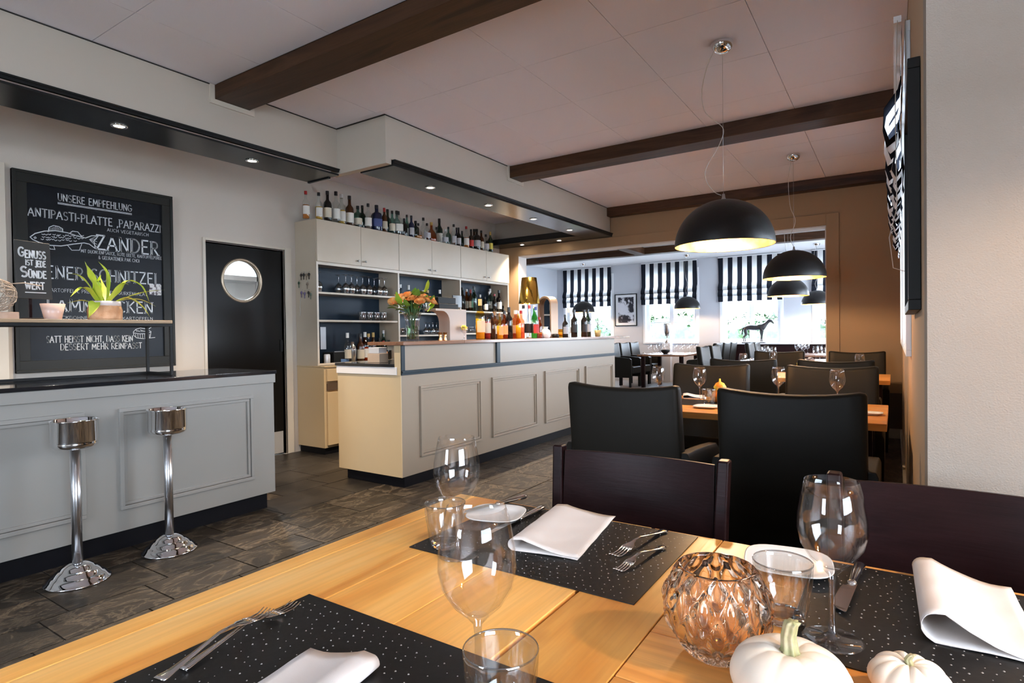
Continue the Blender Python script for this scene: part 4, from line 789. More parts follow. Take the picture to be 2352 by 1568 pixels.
mb = MB(); p = at(691, 705, 'y', 3.84); mb.tube([(0, 0, .09), (.004, -.004, .04), (-.003, -.004, 0), (.003, -.004, -.05), (0, -.004, -.09)], .003, 6); o = mb.build('hanging_string', mat('cord_white', (.6, .58, .55), .7)); o.location = (p.x, 3.836, p.z); lab(o, 'short white cord hanging below the keys', 'cord')
# vase with roses
vp = at(948, 771, 'x', -3.33)
t = thing('flower_vase', 'clear glass vase of orange roses on the bar top', 'vase', (-3.33, vp.y, BT))
MB().lathe([(0,0),(.040,0),(.043,.006),(.042,.06),(.048,.13),(.061,.19),(.058,.19),(.045,.13),(.039,.06),(.038,.012),(0,.012)], 36, cap0=False, cap1=False).build('vase_glass', M_STEMG, t)
mb = MB()
for i in range(22):
    a = random.uniform(0, 2*PI); r0_, r1_ = random.uniform(0, .028), random.uniform(.02, .085)
    mb.tube([(r0_*math.cos(a+2), r0_*math.sin(a+2), .016), (r0_*.6*math.cos(a), r0_*.6*math.sin(a), .12), (r1_*math.cos(a), r1_*math.sin(a), .27)], .0035, 6)
mb.build('stems', mat('stem_green', (.05, .12, .03), .5), t)
MB().lathe([(0,.013),(.037,.014),(.039,.10),(0,.10)], 24, cap0=False, cap1=False).build('water', thin_glass('vase_water', (.75, .88, .72)), t)
M_ROSE = mat('rose_petal', (.92, .36, .08), .6, noise=(30, (.98, .58, .24), .4, .7)); M_GRN = mat('bouquet_leaf', (.06, .14, .02), .5, noise=(12, (.20, .36, .04), .4, .7))
def rose_mesh():
    mb = MB()
    for L_, (rr, hh, nn) in enumerate([(.008, .026, 3), (.015, .028, 4), (.023, .026, 5), (.031, .020, 6)]):
        for k in range(nn):
            a0 = 2*PI*k/nn+L_*0.7; w = 2*PI/nn*0.75; vs, fs = [], []
            for i in range(5):
                for j in range(5):
                    a = a0+w*(i/4-.5)*1.3; z = hh*j/4; r = rr*(.35+.65*math.sin(PI*.5*j/4))*(1+.12*(j == 4)); vs.append((r*math.cos(a), r*math.sin(a), z-(.004 if j == 4 else 0)-abs(i-2)*.0016*j/4))
            for i in range(4):
                for j in range(4): fs.append((i*5+j, (i+1)*5+j, (i+1)*5+j+1, i*5+j+1))
            mb.add(vs, fs, True)
    return mb
rp = None
for i in range(30):
    a = i*2.4; r = .010+.125*math.sqrt((i+.5)/30); z = .300-.9*r*r*3.2+random.uniform(-.008, .012)
    v = Vector((r*math.cos(a), r*math.sin(a), 0))
    if rp is None: rp = rose_mesh().build('rose', M_ROSE, t, fix=False); q = rp
    else: q = rp.copy(); COL.objects.link(q)
    q.location = (v.x, v.y, z); q.rotation_euler = (-v.y*5, v.x*5, a); q.scale = (random.uniform(.95, 1.15),)*3
for i in range(26):
    a = random.uniform(0, 2*PI); r = random.uniform(.09, .19); z = random.uniform(.19, .28) + (0.06 if i % 7 == 0 else 0)
    mb = MB(); leaf(mb, [(0, 0, 0), (.03*math.cos(a), .03*math.sin(a), .012), (.075*math.cos(a), .075*math.sin(a), .005 if i % 2 else .045)], .034); q = mb.build('leaf', M_GRN, t, fix=False); q.location = (r*.55*math.cos(a), r*.55*math.sin(a), z-.015)
M_LITE = mat('bright_leaf', (.30, .46, .03), .5)
for (dy, dz, a, s) in ((.075, .31, 1.0, 1.3), (.13, .20, 1.5, 1.1), (.14, .24, 1.3, .9), (-.13, .24, -1.6, 1.0)):
    mb = MB(); leaf(mb, [(0, 0, 0), (.01, .03*math.sin(a)*s, .03*s), (.01, .05*math.sin(a)*s, .08*s)], .034); q = mb.build('leaf', M_LITE, t, fix=False); q.location = (.02, dy, dz)
t.scale = (1.25,)*3
# till stand and device
p = at(1040, 770, 'x', -3.42); t = thing('till_stand', 'beige curved till stand on the bar right of the flowers', 'stand', (-3.42, p.y, BT))
y0 = at(988, 770, 'x', -3.42).y-p.y; y1 = at(1058, 770, 'x', -3.42).y-p.y; ym = at(1020, 770, 'x', -3.42).y-p.y; H = at(1020, 710, 'x', -3.42).z-BT
prof = [(y1, 0), (y1, H), (y0, H), (y0, H-.02), (ym-.10, H-.02)]+[(ym-.10+.10*math.sin(a), H-.12+.10*math.cos(a)) for a in (0.3, .6, .9, 1.2, 1.5)]+[(ym, 0)]
MB().rings([[(-.06, a, b) for a, b in prof], [(.07, a, b) for a, b in prof]], True, True, True, False).build('stand_body', mat('stand_beige', (.50, .40, .33), .5), t, .002)
t = thing('till_screen', 'black till device standing on the beige stand', 'till', (-3.42, p.y, BT+H+.0005)); h2 = at(1020, 676, 'x', -3.42).z-BT-H
MB().box(-.06, .05, y0+.07, y1-.09, 0, h2*.35).box(-.05, .03, y0+.08, y1-.10, h2*.35, h2*.8).build('till_body', M_BLACKM, t, .006); MB().box(.0, .012, y1-.12, y1+.01, h2*.15, h2).build('customer_display', mat('display_black', (.02,.02,.022), .15), t, .003)
for i, px in enumerate((1011, 1022)):
    p = at(px, 772, 'x', -3.24); o = MB().lathe([(0,0),(.018,0),(.019,.002),(.010,.030),(.010,.034),(.021,.070),(.020,.070),(.008,.036),(0,.034)], 20, cap0=False, cap1=False).build('bar_jigger', mat('copper', (.85,.42,.18), .2, 1.0)); o.location = (-3.24, p.y, BT); lab(o, ('left' if i == 0 else 'right')+' small copper jigger on the bar beside the vase', 'jigger')
# table lamp with a gold shade on the bar
p = at(1216, 700, 'x', -3.485); t = thing('gold_lamp', 'tall shiny gold table lamp shade rising above the bar bottles', 'lamp', (-3.485, p.y, BT)); zb, zt = at(1216, 697, 'x', -3.47).z-BT, at(1214, 637, 'x', -3.47).z-BT
MB().lathe([(.122, zb), (.086, zt), (.084, zt), (.119, zb)], 40, cap0=False, cap1=False).build('lamp_shade', mat('gold_foil', (.95, .62, .13), .14, 1.0, bump=(9, .5, .01)), t)
MB().tube([(0, 0, 0.0), (0, 0, .012), (0,0,.0125), (0, 0, zb+.05)], [.04, .04, .008, .008], 20).build('stem', M_STEEL, t)
l = bpy.data.lights.new('bar_lamp_light', 'POINT'); l.energy = 3; l.color = WARM; l.shadow_soft_size = .04; o = bpy.data.objects.new('bar_lamp_light', l); o.location = (0, 0, zb+.1); o.parent = t; COL.objects.link(o)
# cream jug, mirror, small things
p = at(1253, 766, 'x', -3.30); o = MB().lathe([(0,0),(.045,0),(.058,.02),(.062,.05),(.050,.085),(.028,.10),(.026,.115),(.034,.125),(.03,.125),(.022,.10),(0,.09)], 24, cap0=False, cap1=False).build('cream_jug', M_WHITE); o.location = (-3.30, p.y, BT); lab(o, 'round cream jug between bottles and mirror on the bar', 'jug')
p = at(1262, 768, 'x', -3.42); t = thing('standing_mirror', 'arched mirror with a thick bronze frame standing on the bar', 'mirror', (-3.44, p.y, BT), -0.5); hm = at(1262, 680, 'x', -3.42).z-BT; wm = .30
ar = lambda w, h: [(-w/2, 0), (w/2, 0)]+[(w/2*math.cos(a), h-w*.32+w*.32*math.sin(a)) for a in [PI*i/12 for i in range(13)]]
A, B_ = ar(wm, hm), ar(wm-.05, hm-.025); B_ = [(x, max(z, .025)) for x, z in B_]
MB().rings([[(x, .05, z) for x, z in A], [(x, -.05, z) for x, z in A], [(x, -.05, z) for x, z in B_], [(x, .0, z) for x, z in B_]], True, True, False, False).build('frame', mat('bronze_frame', (.42, .30, .22), .4, .4), t, .004)
MB().add([(x, -.012, z) for x, z in B_], [tuple(range(len(B_)))], False).build('mirror_glass', mat('mirror', (.7,.72,.75), .03, 1.0), t)
p = at(1373, 766, 'x', -3.27); t = thing('small_potted_plant', 'tiny plant in an ochre pot at the far end of the bar', 'plant', (-3.27, p.y, BT)); MB().lathe([(0,0),(.034,0),(.044,.085),(.040,.085),(.032,.07),(0,.07)], 20, cap0=False, cap1=False).build('pot', mat('ochre_pot', (.42,.33,.14), .6), t)
mb = MB()
for i in range(9): a = i*2.1; z = .09+i*.018; mb.tube([(0, 0, .07), (0, .004*math.sin(i), z)], .002, 4); leaf(mb, [(0, 0, z), (.02*math.cos(a), .02*math.sin(a), z+.012), (.045*math.cos(a), .045*math.sin(a), z+.005)], .014)
mb.build('twigs', mat('dark_twig', (.05,.05,.03), .6), t, fix=False)
p = at(1284, 764, 'x', -3.24); o = MB().lathe([(0,0),(.034,0),(.036,.03),(.02,.045),(0,.045)], 16, cap0=False, cap1=False).build('dark_bowl', M_BLACKM); o.location = (-3.28, p.y, BT); lab(o, 'little black bowl beside the candle on the bar', 'bowl')
p = at(1289, 764, 'x', -3.40); t = thing('candle_glass', 'amber candle glass on the bar near its far end', 'candle', (-3.40, p.y, BT)); MB().lathe([(0,0),(.045,0),(.048,.10),(.044,.10),(.042,.01),(0,.01)], 20, cap0=False, cap1=False).build('glass', GLS['yellow'], t); MB().lathe([(0,.011),(.03,.011),(.03,.06),(0,.06)], 16, cap0=False, cap1=False).build('wax', mat('wax', (.8,.6,.35), .5), t)
p = at(1066, 768, 'x', -3.30); t = thing('fruit_glass', 'stemmed glass of lemon pieces left of the tall golden bottle', 'glass', (-3.30, p.y, BT)); MB().lathe([(0,0),(.03,.002),(.006,.008),(.004,.05),(.03,.075),(.042,.12),(.040,.12),(.027,.078),(0,.06)], 20, cap0=False, cap1=False).build('cup', M_STEMG, t)
mb = MB()
for i in range(6): mb.lathe([(0,-.014),(.012,-.008),(.014,0),(.012,.008),(0,.014)], 8, (.018*math.cos(i), .018*math.sin(i), .10+.012*(i % 3)), cap0=False, cap1=False)
mb.build('lemon_pieces', mat('lemon', (.85, .62, .05), .5), t)
# ------------------------------------------------------------------ near table
ZT = 0.76
t = thing('dining_table', 'large honey oak plank table in the foreground', 'table', (0.1, 0.78, 0))
def plank(x0, x1, y0, y1, m, par=t, z1=ZT, th=0.038): return L(box('plank', m, x0, x1, y0, y1, z1-th, z1, par, 0.0015))
for a, b in ((-1.005, -.957), (-.956, -.801), (-.8, -.641), (-.64, -.459), (-.4515, -.3045)): plank(a, b, 0.06, 1.262, M_OAKY)
ys = [1.262, 1.085, .953, .822, .690, .560, .43, .30, .18, .06]
for b, a in zip(ys, ys[1:]): plank(-.3025, 1.40, a+.0008, b-.0008, M_OAKX)
for x in (-.93, -.28, 1.28):
    for y in (.12, 1.12): L(box('leg', M_OAKY, x, x+.07, y, y+.07, 0.0072, ZT-.039, t, .004))
for y in (.14, 1.15): L(box('apron', M_OAKX, -.86, 1.28, y, y+.025, ZT-.11, ZT-.039, t))
# leather-look placemats with raised dots
M_MAT = mat('placemat_black', (0.010, 0.0095, 0.0095), 0.35, spec=0.3, bump=(60, 0.3, 0.0008)); M_DOT = mat('placemat_dot', (0.34, 0.33, 0.32), 0.2)
def placemat(x0, x1, y0, y1, txt):
    t = thing('placemat', txt, 'placemat', ((x0+x1)/2, (y0+y1)/2, ZT+.0003), 0, 'black dotted placemats'); a, b = (x1-x0)/2, (y1-y0)/2
    MB().box(-a, a, -b, b, 0, .0018).build('mat_sheet', M_MAT, t); mb = MB()
    for i in range(int(2*a/.0175)):
        for j in range(int(2*b/.0165)):
            x = -a+.012+i*.0175+(.006 if j % 2 else 0)+random.uniform(-.0045, .0045); y = -b+.010+j*.0165+random.uniform(-.0045, .0045)
            if x > a-.004 or y > b-.004 or random.random() < .12: continue
            r = random.uniform(.0009, .0018); mb.add([(x+r, y, .0018), (x, y+r, .0018), (x-r, y, .0018), (x, y-r, .0018), (x, y, .0018+r*.75)], [(0, 1, 4), (1, 2, 4), (2, 3, 4), (3, 0, 4)], True)
    o = mb.build('raised_dots', M_DOT, t, fix=False); o['kind'] = 'stuff'
placemat(-.843, -.353, .885, 1.252, 'black dotted placemat in front of the middle wooden chair')
placemat(-.835, -.33, .255+.05, .632, 'black dotted placemat at the lower left frame edge')
placemat(-.13, .36, .865, 1.245, 'black dotted placemat in front of the right wooden chair')
ZM = ZT+.0021
# wine glasses and tumblers
wineglass((at(1100, 1622, 'z', ZT).x, at(1100, 1622, 'z', ZT).y, ZM), 'large empty wine glass nearest the camera in the left foreground', k=1.1)
wineglass((at(1052, 1277, 'z', ZT).x, at(1052, 1277, 'z', ZT).y, ZM), 'empty wine glass behind the nearest one, beside the cutlery plate', k=1.1)
wineglass((at(1912, 1475, 'z', ZT).x, at(1912, 1475, 'z', ZT).y, ZM), 'empty wine glass on the right placemat beside the crystal bowl', k=1.06)
p = at(1150, 1485, 'z', ZM+.092); tumbler((p.x, p.y, ZM), 'faceted water tumbler at the bottom centre, below the nearest wine glass')
p = at(1022, 1152, 'z', ZM+.092); tumbler((p.x, p.y, ZM), 'faceted water tumbler at the left corner of the middle placemat', rz=.4)
p = at(1797, 1285, 'z', ZM+.092); tumbler((p.x, p.y, ZM), 'faceted water tumbler behind the crystal bowl', rz=.8)
# crystal bowl with pointed oval cuts
def crystal():
    mb = MB(); n = 144; out = []; K = 12; Hh = .118; steps = 44
    def rad(z):
        s = z/Hh; return .030+.043*math.sin(PI*(.06+.80*s))**.75 if s < .95 else .055
    pr = []
    for i in range(steps+1):
        s = i/steps; r = .033+.041*math.sin(PI*min(1, s*.86+.02))**.8 ; pr.append((r, s*Hh))
    R = [[(.0001*math.cos(2*PI*j/n), .0001*math.sin(2*PI*j/n), .001) for j in range(n)], [(.024*math.cos(2*PI*j/n), .024*math.sin(2*PI*j/n), .0005) for j in range(n)]]
    for r, z in pr:
        row_ = []
        for j in range(n):
            a = 2*PI*j/n; s = z/Hh; d = 0
            for (c, w, off) in ((.16, .16, .5), (.40, .25, 0.), (.66, .25, .5), (.88, .14, 0.)):
                u = ((a*K/(2*PI)+off) % 1)-.5; e = 1-(abs(u)/.40)**1.5-((s-c)/w)**2*1.0
                if e > 0: d = max(d, min(1, e*1.6))
            r2 = r-.0062*d; row_.append((r2*math.cos(a), r2*math.sin(a), z))
        R.append(row_)
    r_t = pr[-1][0]
    for r, z in ((r_t-.001, Hh+.001), (r_t-.005, Hh+.001), (r_t-.006, Hh-.004)): R.append([(r*math.cos(2*PI*j/n), r*math.sin(2*PI*j/n), z) for j in range(n)])
    for r, z in [(r-.0095, z) for r, z in pr[::-4][1:]]:
        if z > .014: R.append([(r*math.cos(2*PI*j/n), r*math.sin(2*PI*j/n), z) for j in range(n)])
    R.append([(.018*math.cos(2*PI*j/n), .018*math.sin(2*PI*j/n), .013) for j in range(n)]); R.append([(.0001*math.cos(2*PI*j/n), .0001*math.sin(2*PI*j/n), .012) for j in range(n)])
    mb.rings(R, True, False, False); return mb
p = at(1647, 1498, 'z', ZT); o = crystal().build('crystal_bowl', M_CRYS); o.location = (p.x, p.y, ZT+.0005); lab(o, 'amber tinted crystal bowl with pointed oval cuts on the oak planks', 'bowl')
# pumpkins
def pumpkin(c, R, H, ribs, txt, stem, amp, tilt=0):
    t = thing('white_pumpkin', txt, 'pumpkin', c, tilt, 'white pumpkins'); mb = MB(); n = 120; RR = []
    for i in range(29):
        ph = -PI/2+PI*i/28; row_ = []
        for j in range(n):
            a = 2*PI*j/n; rb = abs(math.cos(a*ribs/2))**.7; k = 1-amp*(1-rb)*math.cos(ph)**.3; r = R*k*math.cos(ph)**.8 if i not in (0, 28) else .0002
            z = H/2+H/2*math.sin(ph)-(.16*H*max(0, 1-(r/(R*.42)))**1.3 if ph > 0 else 0)-(.9*amp*H*(1-rb)*max(0,math.sin(ph))**2*min(1, r/(R*.4))); row_.append((r*math.cos(a), r*math.sin(a), max(z, 0)+(0.08*H*max(0, 1-r/(R*.4)) if ph < 0 else 0)))
        RR.append(row_)
    mb.rings(RR, True, False, False).build('pumpkin_body', mat('pumpkin_white', (.80, .70, .58), .42, bump=(25, .15, .001)), t)
    z0 = H*.80; s, h = stem; mb = MB(); RR = []
    for (f, k, dx) in ((0, 1.9, 0), (.08, 1.5, 0), (.25, 1.0, .0), (.6, .85, -.0015), (.9, .82, .001), (1, .9, .003), (1.0, .01, .003)):
        RR.append([((s*k*(1+.18*math.cos(6*a)))*math.cos(a)+dx, (s*k*(1+.18*math.cos(6*a)))*math.sin(a), z0+h*f) for a in [2*PI*j/36 for j in range(36)]])
    mb.rings(RR, True, False, False).build('stem', mat('pumpkin_stem', (.30, .30, .13), .6, noise=(60, (.50, .42, .25), .4, .65)), t)
pumpkin((-.103, .735, ZT+.0003), .066, .074, 9, 'larger white pumpkin with a tall green stem in front of the crystal bowl', (.0085, .044), .022)
pumpkin((.013, .822, ZT+.0003), .043, .052, 10, 'smaller ribbed white pumpkin at the lower right frame edge', (.004, .016), .10)
# napkins
def napkin(loc, w, l, loop, rz, txt, flip=1, skew=0.0):
    prof = []; n = 12   # upper sheet from the open edge to the loop, then back underneath
    for i in range(9): f = i/8; prof.append((w/2-w*.80*f, .004+loop*2*.9*max(0, (f-.25)/.75)**1.6))
    cx = -w/2+loop; top = prof[-1]; cz = loop
    for i in range(1, n): a = PI/2+PI*i/n; prof.append((cx+loop*math.cos(a)*1.0, cz+loop*math.sin(a)*(1 if i > n/2 else .95)))
    for i in range(7): f = i/6; prof.append((cx+(w/2-.004-cx)*f, .0008+.0012*math.sin(PI*f)))
    th = .0012; mb = MB(); L1 = []; K = 14
    for k in range(K+1):
        y = -l/2+l*k/K; f = k/K; row1, row2 = [], []
        lf = 1-.25*f
        for i, (x, z) in enumerate(prof):
            a = prof[max(i-1, 0)]; b = prof[min(i+1, len(prof)-1)]; d = Vector((b[0]-a[0], b[1]-a[1])).normalized(); nx, nz = -d.y*th, d.x*th
            wob = .0006*math.sin(9*y*8+i); row1.append((flip*(x), y+skew*x, z*lf+.0016+wob)); row2.append((flip*(x-nx), y+skew*x, max(z*lf-nz+.0016+wob, .0003)))
        L1.append(row1+row2[::-1])
    mb.rings(L1, True, True, True); o = mb.build('napkin', M_NAP); o.location = loc; o.rotation_euler = (0, 0, rz); return lab(o, txt, 'napkin', 'folded linen napkins')
napkin((-.604, 1.125, ZM), .150, .28, .011, math.radians(9), 'pale folded linen napkin on the middle placemat')
napkin((.095, 1.125, ZM), .135, .265, .021, math.radians(1), 'pale napkin with a wide open fold on the right placemat')
napkin((-.603, .390, ZM), .118, .270, .013, math.radians(8), 'pale rolled napkin at the bottom edge on the left placemat', -1)
# cutlery (long axis +y, tip at +y)
def fork_mesh(l, k=1.0):
    mb = MB(); hw = [(0, .0095), (.03, .0105), (.10, .007), (.30, .0042), (.50, .0034), (.60, .0036), (.66, .0065), (.70, .0115), (.74, .0125), (.78, .0125)]
    zf = lambda f: .0035+.011*math.sin(PI*min(1, max(0, (f-.15)/.75)))**1.5*(1 if f < .62 else .9)-.004*max(0, f-.6)
    R = []
    for f, w in hw:
        w *= k; R.append([(w*math.cos(a), l*f, zf(f)+.0016*math.sin(a)) for a in [2*PI*i/12 for i in range(12)]])
    mb.rings(R)
    for i in range(4):
        x = (-.0095+.00633*i)*k; mb.tube([(x*.98, l*.77, zf(.77)), (x, l*.85, zf(.77)-.004), (x*1.02, l*.93, zf(.77)-.005), (x, l, zf(.77)-.001)], [.0017, .0015, .0013, .0006], 8)
    return mb
def knife_mesh(l, bladew=.010):
    mb = MB(); R = []
    for f, w, h in ((0, .007, .004), (.02, .0095, .005), (.2, .008, .0045), (.42, .0062, .004), (.45, .008, .005), (.48, .0055, .003)): R.append([(w*math.cos(a), l*f, .0052+h*math.sin(a)) for a in [2*PI*i/14 for i in range(14)]])
    mb.rings(R)
    B = []
    for f, w in ((.475, .5), (.52, .9), (.6, 1), (.8, 1.05), (.92, .9), (.97, .6), (1, .15)): B.append([(-bladew*.6, l*f, .005), (-bladew*.6+bladew*1.6*w, l*f, .0045), (-bladew*.6+bladew*1.6*w, l*f, .0052), (-bladew*.6, l*f, .0065)])
    mb.rings(B, smooth=False); return mb
def lay(mb, name, loc, tip, txt, cat_, z=0.0, tilt=0.0, roll=0.0):
    o = mb.build(name, M_CUT); d = Vector((tip[0]-loc[0], tip[1]-loc[1])); o.location = (loc[0], loc[1], ZM+z); o.rotation_euler = (tilt, roll, math.atan2(d.y, d.x)-PI/2); return lab(o, txt, cat_, None)
M_CUT = mat('cutlery_steel', (0.72, 0.71, 0.70), 0.13, 1.0)
lay(fork_mesh(.205), 'fork', (-.786, .393), (-.821, .596), 'upper of the two forks lying crossed on the left placemat', 'fork')
lay(fork_mesh(.185), 'fork', (-.770, .358), (-.810, .542), 'lower fork crossing the other one on the left placemat', 'fork', .009, .03)
lay(fork_mesh(.20), 'fork', (-.424, 1.245), (-.458, 1.06), 'longer dinner fork at the right side of the middle placemat', 'fork')
lay(fork_mesh(.165, .85), 'fork', (-.394, 1.148), (-.424, .995), 'shorter dessert fork in front of the dinner fork, middle placemat', 'fork')
lay(knife_mesh(.225), 'knife', (-.735, 1.248), (-.738, 1.03), 'dinner knife lying between plate and napkin on the middle placemat', 'knife')
lay(knife_mesh(.225, .014), 'knife', (-.055, 1.245), (-.072, 1.02), 'dinner knife on the right placemat behind the wine glass', 'knife')
def plate(c, s, rz, txt, z=0, n=3.2, proto=[]):
    pr = [(.0, .0), (.62, .0), (.70, .003), (.97, .010), (1.0, .012), (.97, .0125), (.70, .0065), (.60, .0045), (.0, .004)]; mb = MB(); R = []
    for r, zz in pr:
        row_ = []
        for j in range(48):
            a = 2*PI*j/48; q = (abs(math.cos(a))**n+abs(math.sin(a))**n)**(-1/n); rr = max(r, .0005)*s*(q if n else 1); row_.append((rr*math.cos(a), rr*math.sin(a), zz))
        R.append(row_)
    mb.rings(R, True, False, False); o = mb.build('bread_plate', M_WHITE); o.location = (c[0], c[1], ZM+z); o.rotation_euler = (0, 0, rz); return lab(o, txt, 'plate', None)
p = at(1140, 1178, 'z', ZM+.01); plate((p.x, p.y), .068, .3, 'white bread plate with a knife resting on it, left of the napkin')
q = at(1810, 1288, 'z', ZM+.01); plate((q.x, q.y), .075, .15, 'white bread plate behind the tumbler on the right placemat')
lay(knife_mesh(.19, .012), 'butter_knife', (-.798, 1.268), (-.862, 1.100), 'butter knife resting across the bread plate of the middle placemat', 'knife', .0135, -.03)
# ------------------------------------------------------------------ wooden chairs
def wooden_chair(loc, rz, txt):
    t = thing('wooden_chair', txt, 'chair', loc, rz, 'dark wooden dining chairs')
    for s in (-1, 1):
        pts = [(s*.222, .055, 0), (s*.222, .020, .45), (s*.224, -.005, .72), (s*.229, -.022, .871)]; R = []
        for (x, y, z), w in zip(pts, (.013, .016, .0155, .015)): R.append([(x-w, y-.016, z), (x+w, y-.016, z), (x+w, y+.022, z), (x-w, y+.022, z)])
        mb = MB(); mb.rings(R, smooth=False); mb.build('back_post', M_DARKW, t, .006, seg=3)
        MB().box(s*.205-.017, s*.205+.017, .42, .455, 0, .43).build('leg', M_DARKW, t, .004)
    mb = MB(); R = []
    for i in range(17):
        f = i/16; x = -.208+.416*f; c = .030*(1-(2*f-1)**2); row_ = []
        for z, dy in ((.49, .022), (.60, .010), (.74, -.005), (.858, -.018)): row_.append((x, dy-c, z))
        R.append(row_+[(a, b+.011, z) for a, b, z in row_[::-1]])
    mb.rings(R); o = mb.build('back_panel', M_DARKW, t, .002)
    MB().box(-.225, .225, .03, .46, .432, .462).build('seat', M_DARKW, t, .01); 
    for x in (-.20, .20): MB().box(x-.012, x+.012, .05, .43, .22, .245).build('stretcher', M_DARKW, t, .003)
wooden_chair((-.585, 1.475, .0072), PI+math.radians(2), 'dark brown wooden chair behind the middle placemat')
wooden_chair((.113, 1.475, .0072), PI-math.radians(1), 'dark brown wooden chair behind the right placemat, partly cut off')
# ------------------------------------------------------------------ leather armchairs
def armchair_mesh():
    t = thing('leather_armchair', 'x', 'chair', (0, 0, 0))
    W2 = .262; mb = MB(); R = []
    def ztop(x): return .945+.022*(abs(x)/W2)**2.2
    xs = [-W2+.0, -W2+.006, -W2+.022, -.20, -.13, -.06, 0, .06, .13, .20, W2-.022, W2-.006, W2]
    for i, x in enumerate(xs):
        e = (0.014, .005, 0)[min(i, 2)] if i < 3 else ((0.014, .005, 0)[min(12-i, 2)] if i > 9 else 0); zt = ztop(x)-e*1.2; pf = []
        for (y, z) in ((0+e, .30), (0+e, .6), (0+e, zt-.018), (.006+e, zt-.005), (.02, zt), (.05, zt), (.066-e, zt-.006), (.074-e, zt-.02), (.085-e, .70), (.10-e, .45), (.10-e, .30)):
            bow = .012*(1-(x/W2)**2); pf.append((x, y-(z-.30)*.11-bow, z))
        R.append(pf)
    mb.rings(R); mb.build('backrest', M_LEATH, t)
    mb = MB(); mb.box(-.232, .232, .055, .53, .30, .455); mb.build('seat', M_LEATH, t, .03, seg=3)
    for s in (-1, 1):
        mb = MB(); R = []
        for (y, z1) in ((-.02, .672), (.10, .668), (.30, .655), (.46, .640), (.50, .615), (.505, .56)): R.append([(s*.236, y, .22), (s*.292, y, .22), (s*.296, y, z1-.02), (s*.288, y, z1), (s*.246, y, z1), (s*.236, y, z1-.02)])
        mb.rings(R, smooth=False); mb.build('armrest', M_LEATH, t, .008, seg=3)
        for y in (.0, .445): MB().box(s*.262-.02, s*.262+.02, y, y+.04, 0, .235).build('leg', M_BLACKM, t, .003)
    MB().box(-.235, .235, -.0, .06, .22, .302).build('back_rail', M_LEATH, t, .004)
    return t
AC = armchair_mesh(); used = False
def armchair(x, y, rz, txt, group, z=.0072):
    global used
    if not used: used = True; AC.location = (x, y, z); AC.rotation_euler = (0, 0, rz); AC['label'] = txt; AC['group'] = group; return AC
    return dup(AC, (x, y, z), rz, txt, None, group)
G1 = 'black leather armchairs round the front tables'
armchair(-1.030, 2.50, 0, 'black leather armchair seen from behind, left one of the front pair', G1)
armchair(-.346, 2.50, 0, 'black leather armchair seen from behind, right one beside the wall', G1)
armchair(-1.10, 4.22, PI, 'black armchair facing the camera across the first table, left', G1)
armchair(-.345, 4.22, PI, 'black armchair facing the camera across the first table, right', G1)
armchair(-1.06, 5.14, 0, 'black armchair with its back to the camera at the second table, left', G1)
armchair(-.385, 5.14, 0, 'black armchair with its back to the camera at the second table, right', G1)
armchair(-1.10, 7.16, PI, 'black armchair facing the camera behind the second table, left', G1)
armchair(-.34, 7.16, PI, 'black armchair facing the camera against the wall beside the opening', G1)
def long_table(x0, x1, y0, y1, txt, m=M_OAKX, z=.7605, n=6, fl=.0072, legc=M_DARKW):
    t = thing('long_table', txt, 'table', ((x0+x1)/2, (y0+y1)/2, 0), 0, None); d = (y1-y0)/n
    for i in range(n): o = box('plank', m, x0, x1, y0+i*d+.0015, y0+(i+1)*d-.0015, z-.036, z, t, .003); o.location = -Vector(t.location)
    for x in (x0+.06, x1-.13):
        for y in (y0+.08, y1-.42): o = box('leg', legc, x, x+.07, y, y+.07, fl, z-.037, t); o.location = -Vector(t.location)
    return t
long_table(-1.46, -.032, 3.19, 4.0, 'oak table behind the two front black armchairs'); long_table(-1.78, -.035, 5.87, 6.72, 'second oak table in the row along the right wall')
# things on the first table
def tg(px, py, txt, grp, z=.7608):
    p = at(px, py, 'z', z+.214); wineglass((p.x, p.y, z), txt, grp)
for px, py, tx in ((1512, 840, 'wine glass left of the far left armchair, first table'), (1607, 843, 'wine glass on the first table above the gap between the front armchairs'), (1788, 842, 'wine glass on the first table behind the right front armchair'), (1923, 848, 'rightmost wine glass on the first table, near the wall')): tg(px, py, tx, 'wine glasses on the first table')
p = at(1628, 893, 'z', .853); tumbler((p.x, p.y, .7608), 'water tumbler beside the orange gourd on the first table', 'tumblers on the back tables', k=1.0)
def gourd(px, py, txt, s=1.0, z=.7608):
    p = at(px, py, 'z', z); o = MB().lathe([(0,0),(.035*s,.004*s),(.05*s,.03*s),(.042*s,.055*s),(.03*s,.07*s),(.034*s,.09*s),(.022*s,.11*s),(.006*s,.118*s),(.004*s,.135*s),(0,.136*s)], 24, cap0=False, cap1=False).build('ornamental_gourd', mat('gourd', (.80, .22, .02), .45, noise=(22, (.80, .62, .05), .45, .55), bump=(40, .6, .004))); o.location = (p.x, p.y, z); lab(o, txt, 'gourd', 'ornamental gourds')
gourd(1654, 925, 'orange and yellow ornamental gourd on the first table', 1.1); 
def tplate(px, py, s, txt, z=.7608):
    p = at(px, py, 'z', z); o = plate((p.x, p.y), s, 0, txt); o.location.z = z
tplate(1624, 936, .075, 'oval white plate at the near edge of the first table'); tplate(2003, 952, .05, 'small white plate at the right end of the first table'); tplate(1745, 908, .06, 'white plate on the first table beside the middle wine glass')
def tnap(px, py, txt, z=.7608, s=1): p = at(px, py, 'z', z); o = napkin((p.x, p.y, z), .14*s, .2*s, .01, .3, txt)
tnap(1594, 912, 'napkin left of the tumbler on the first table'); 
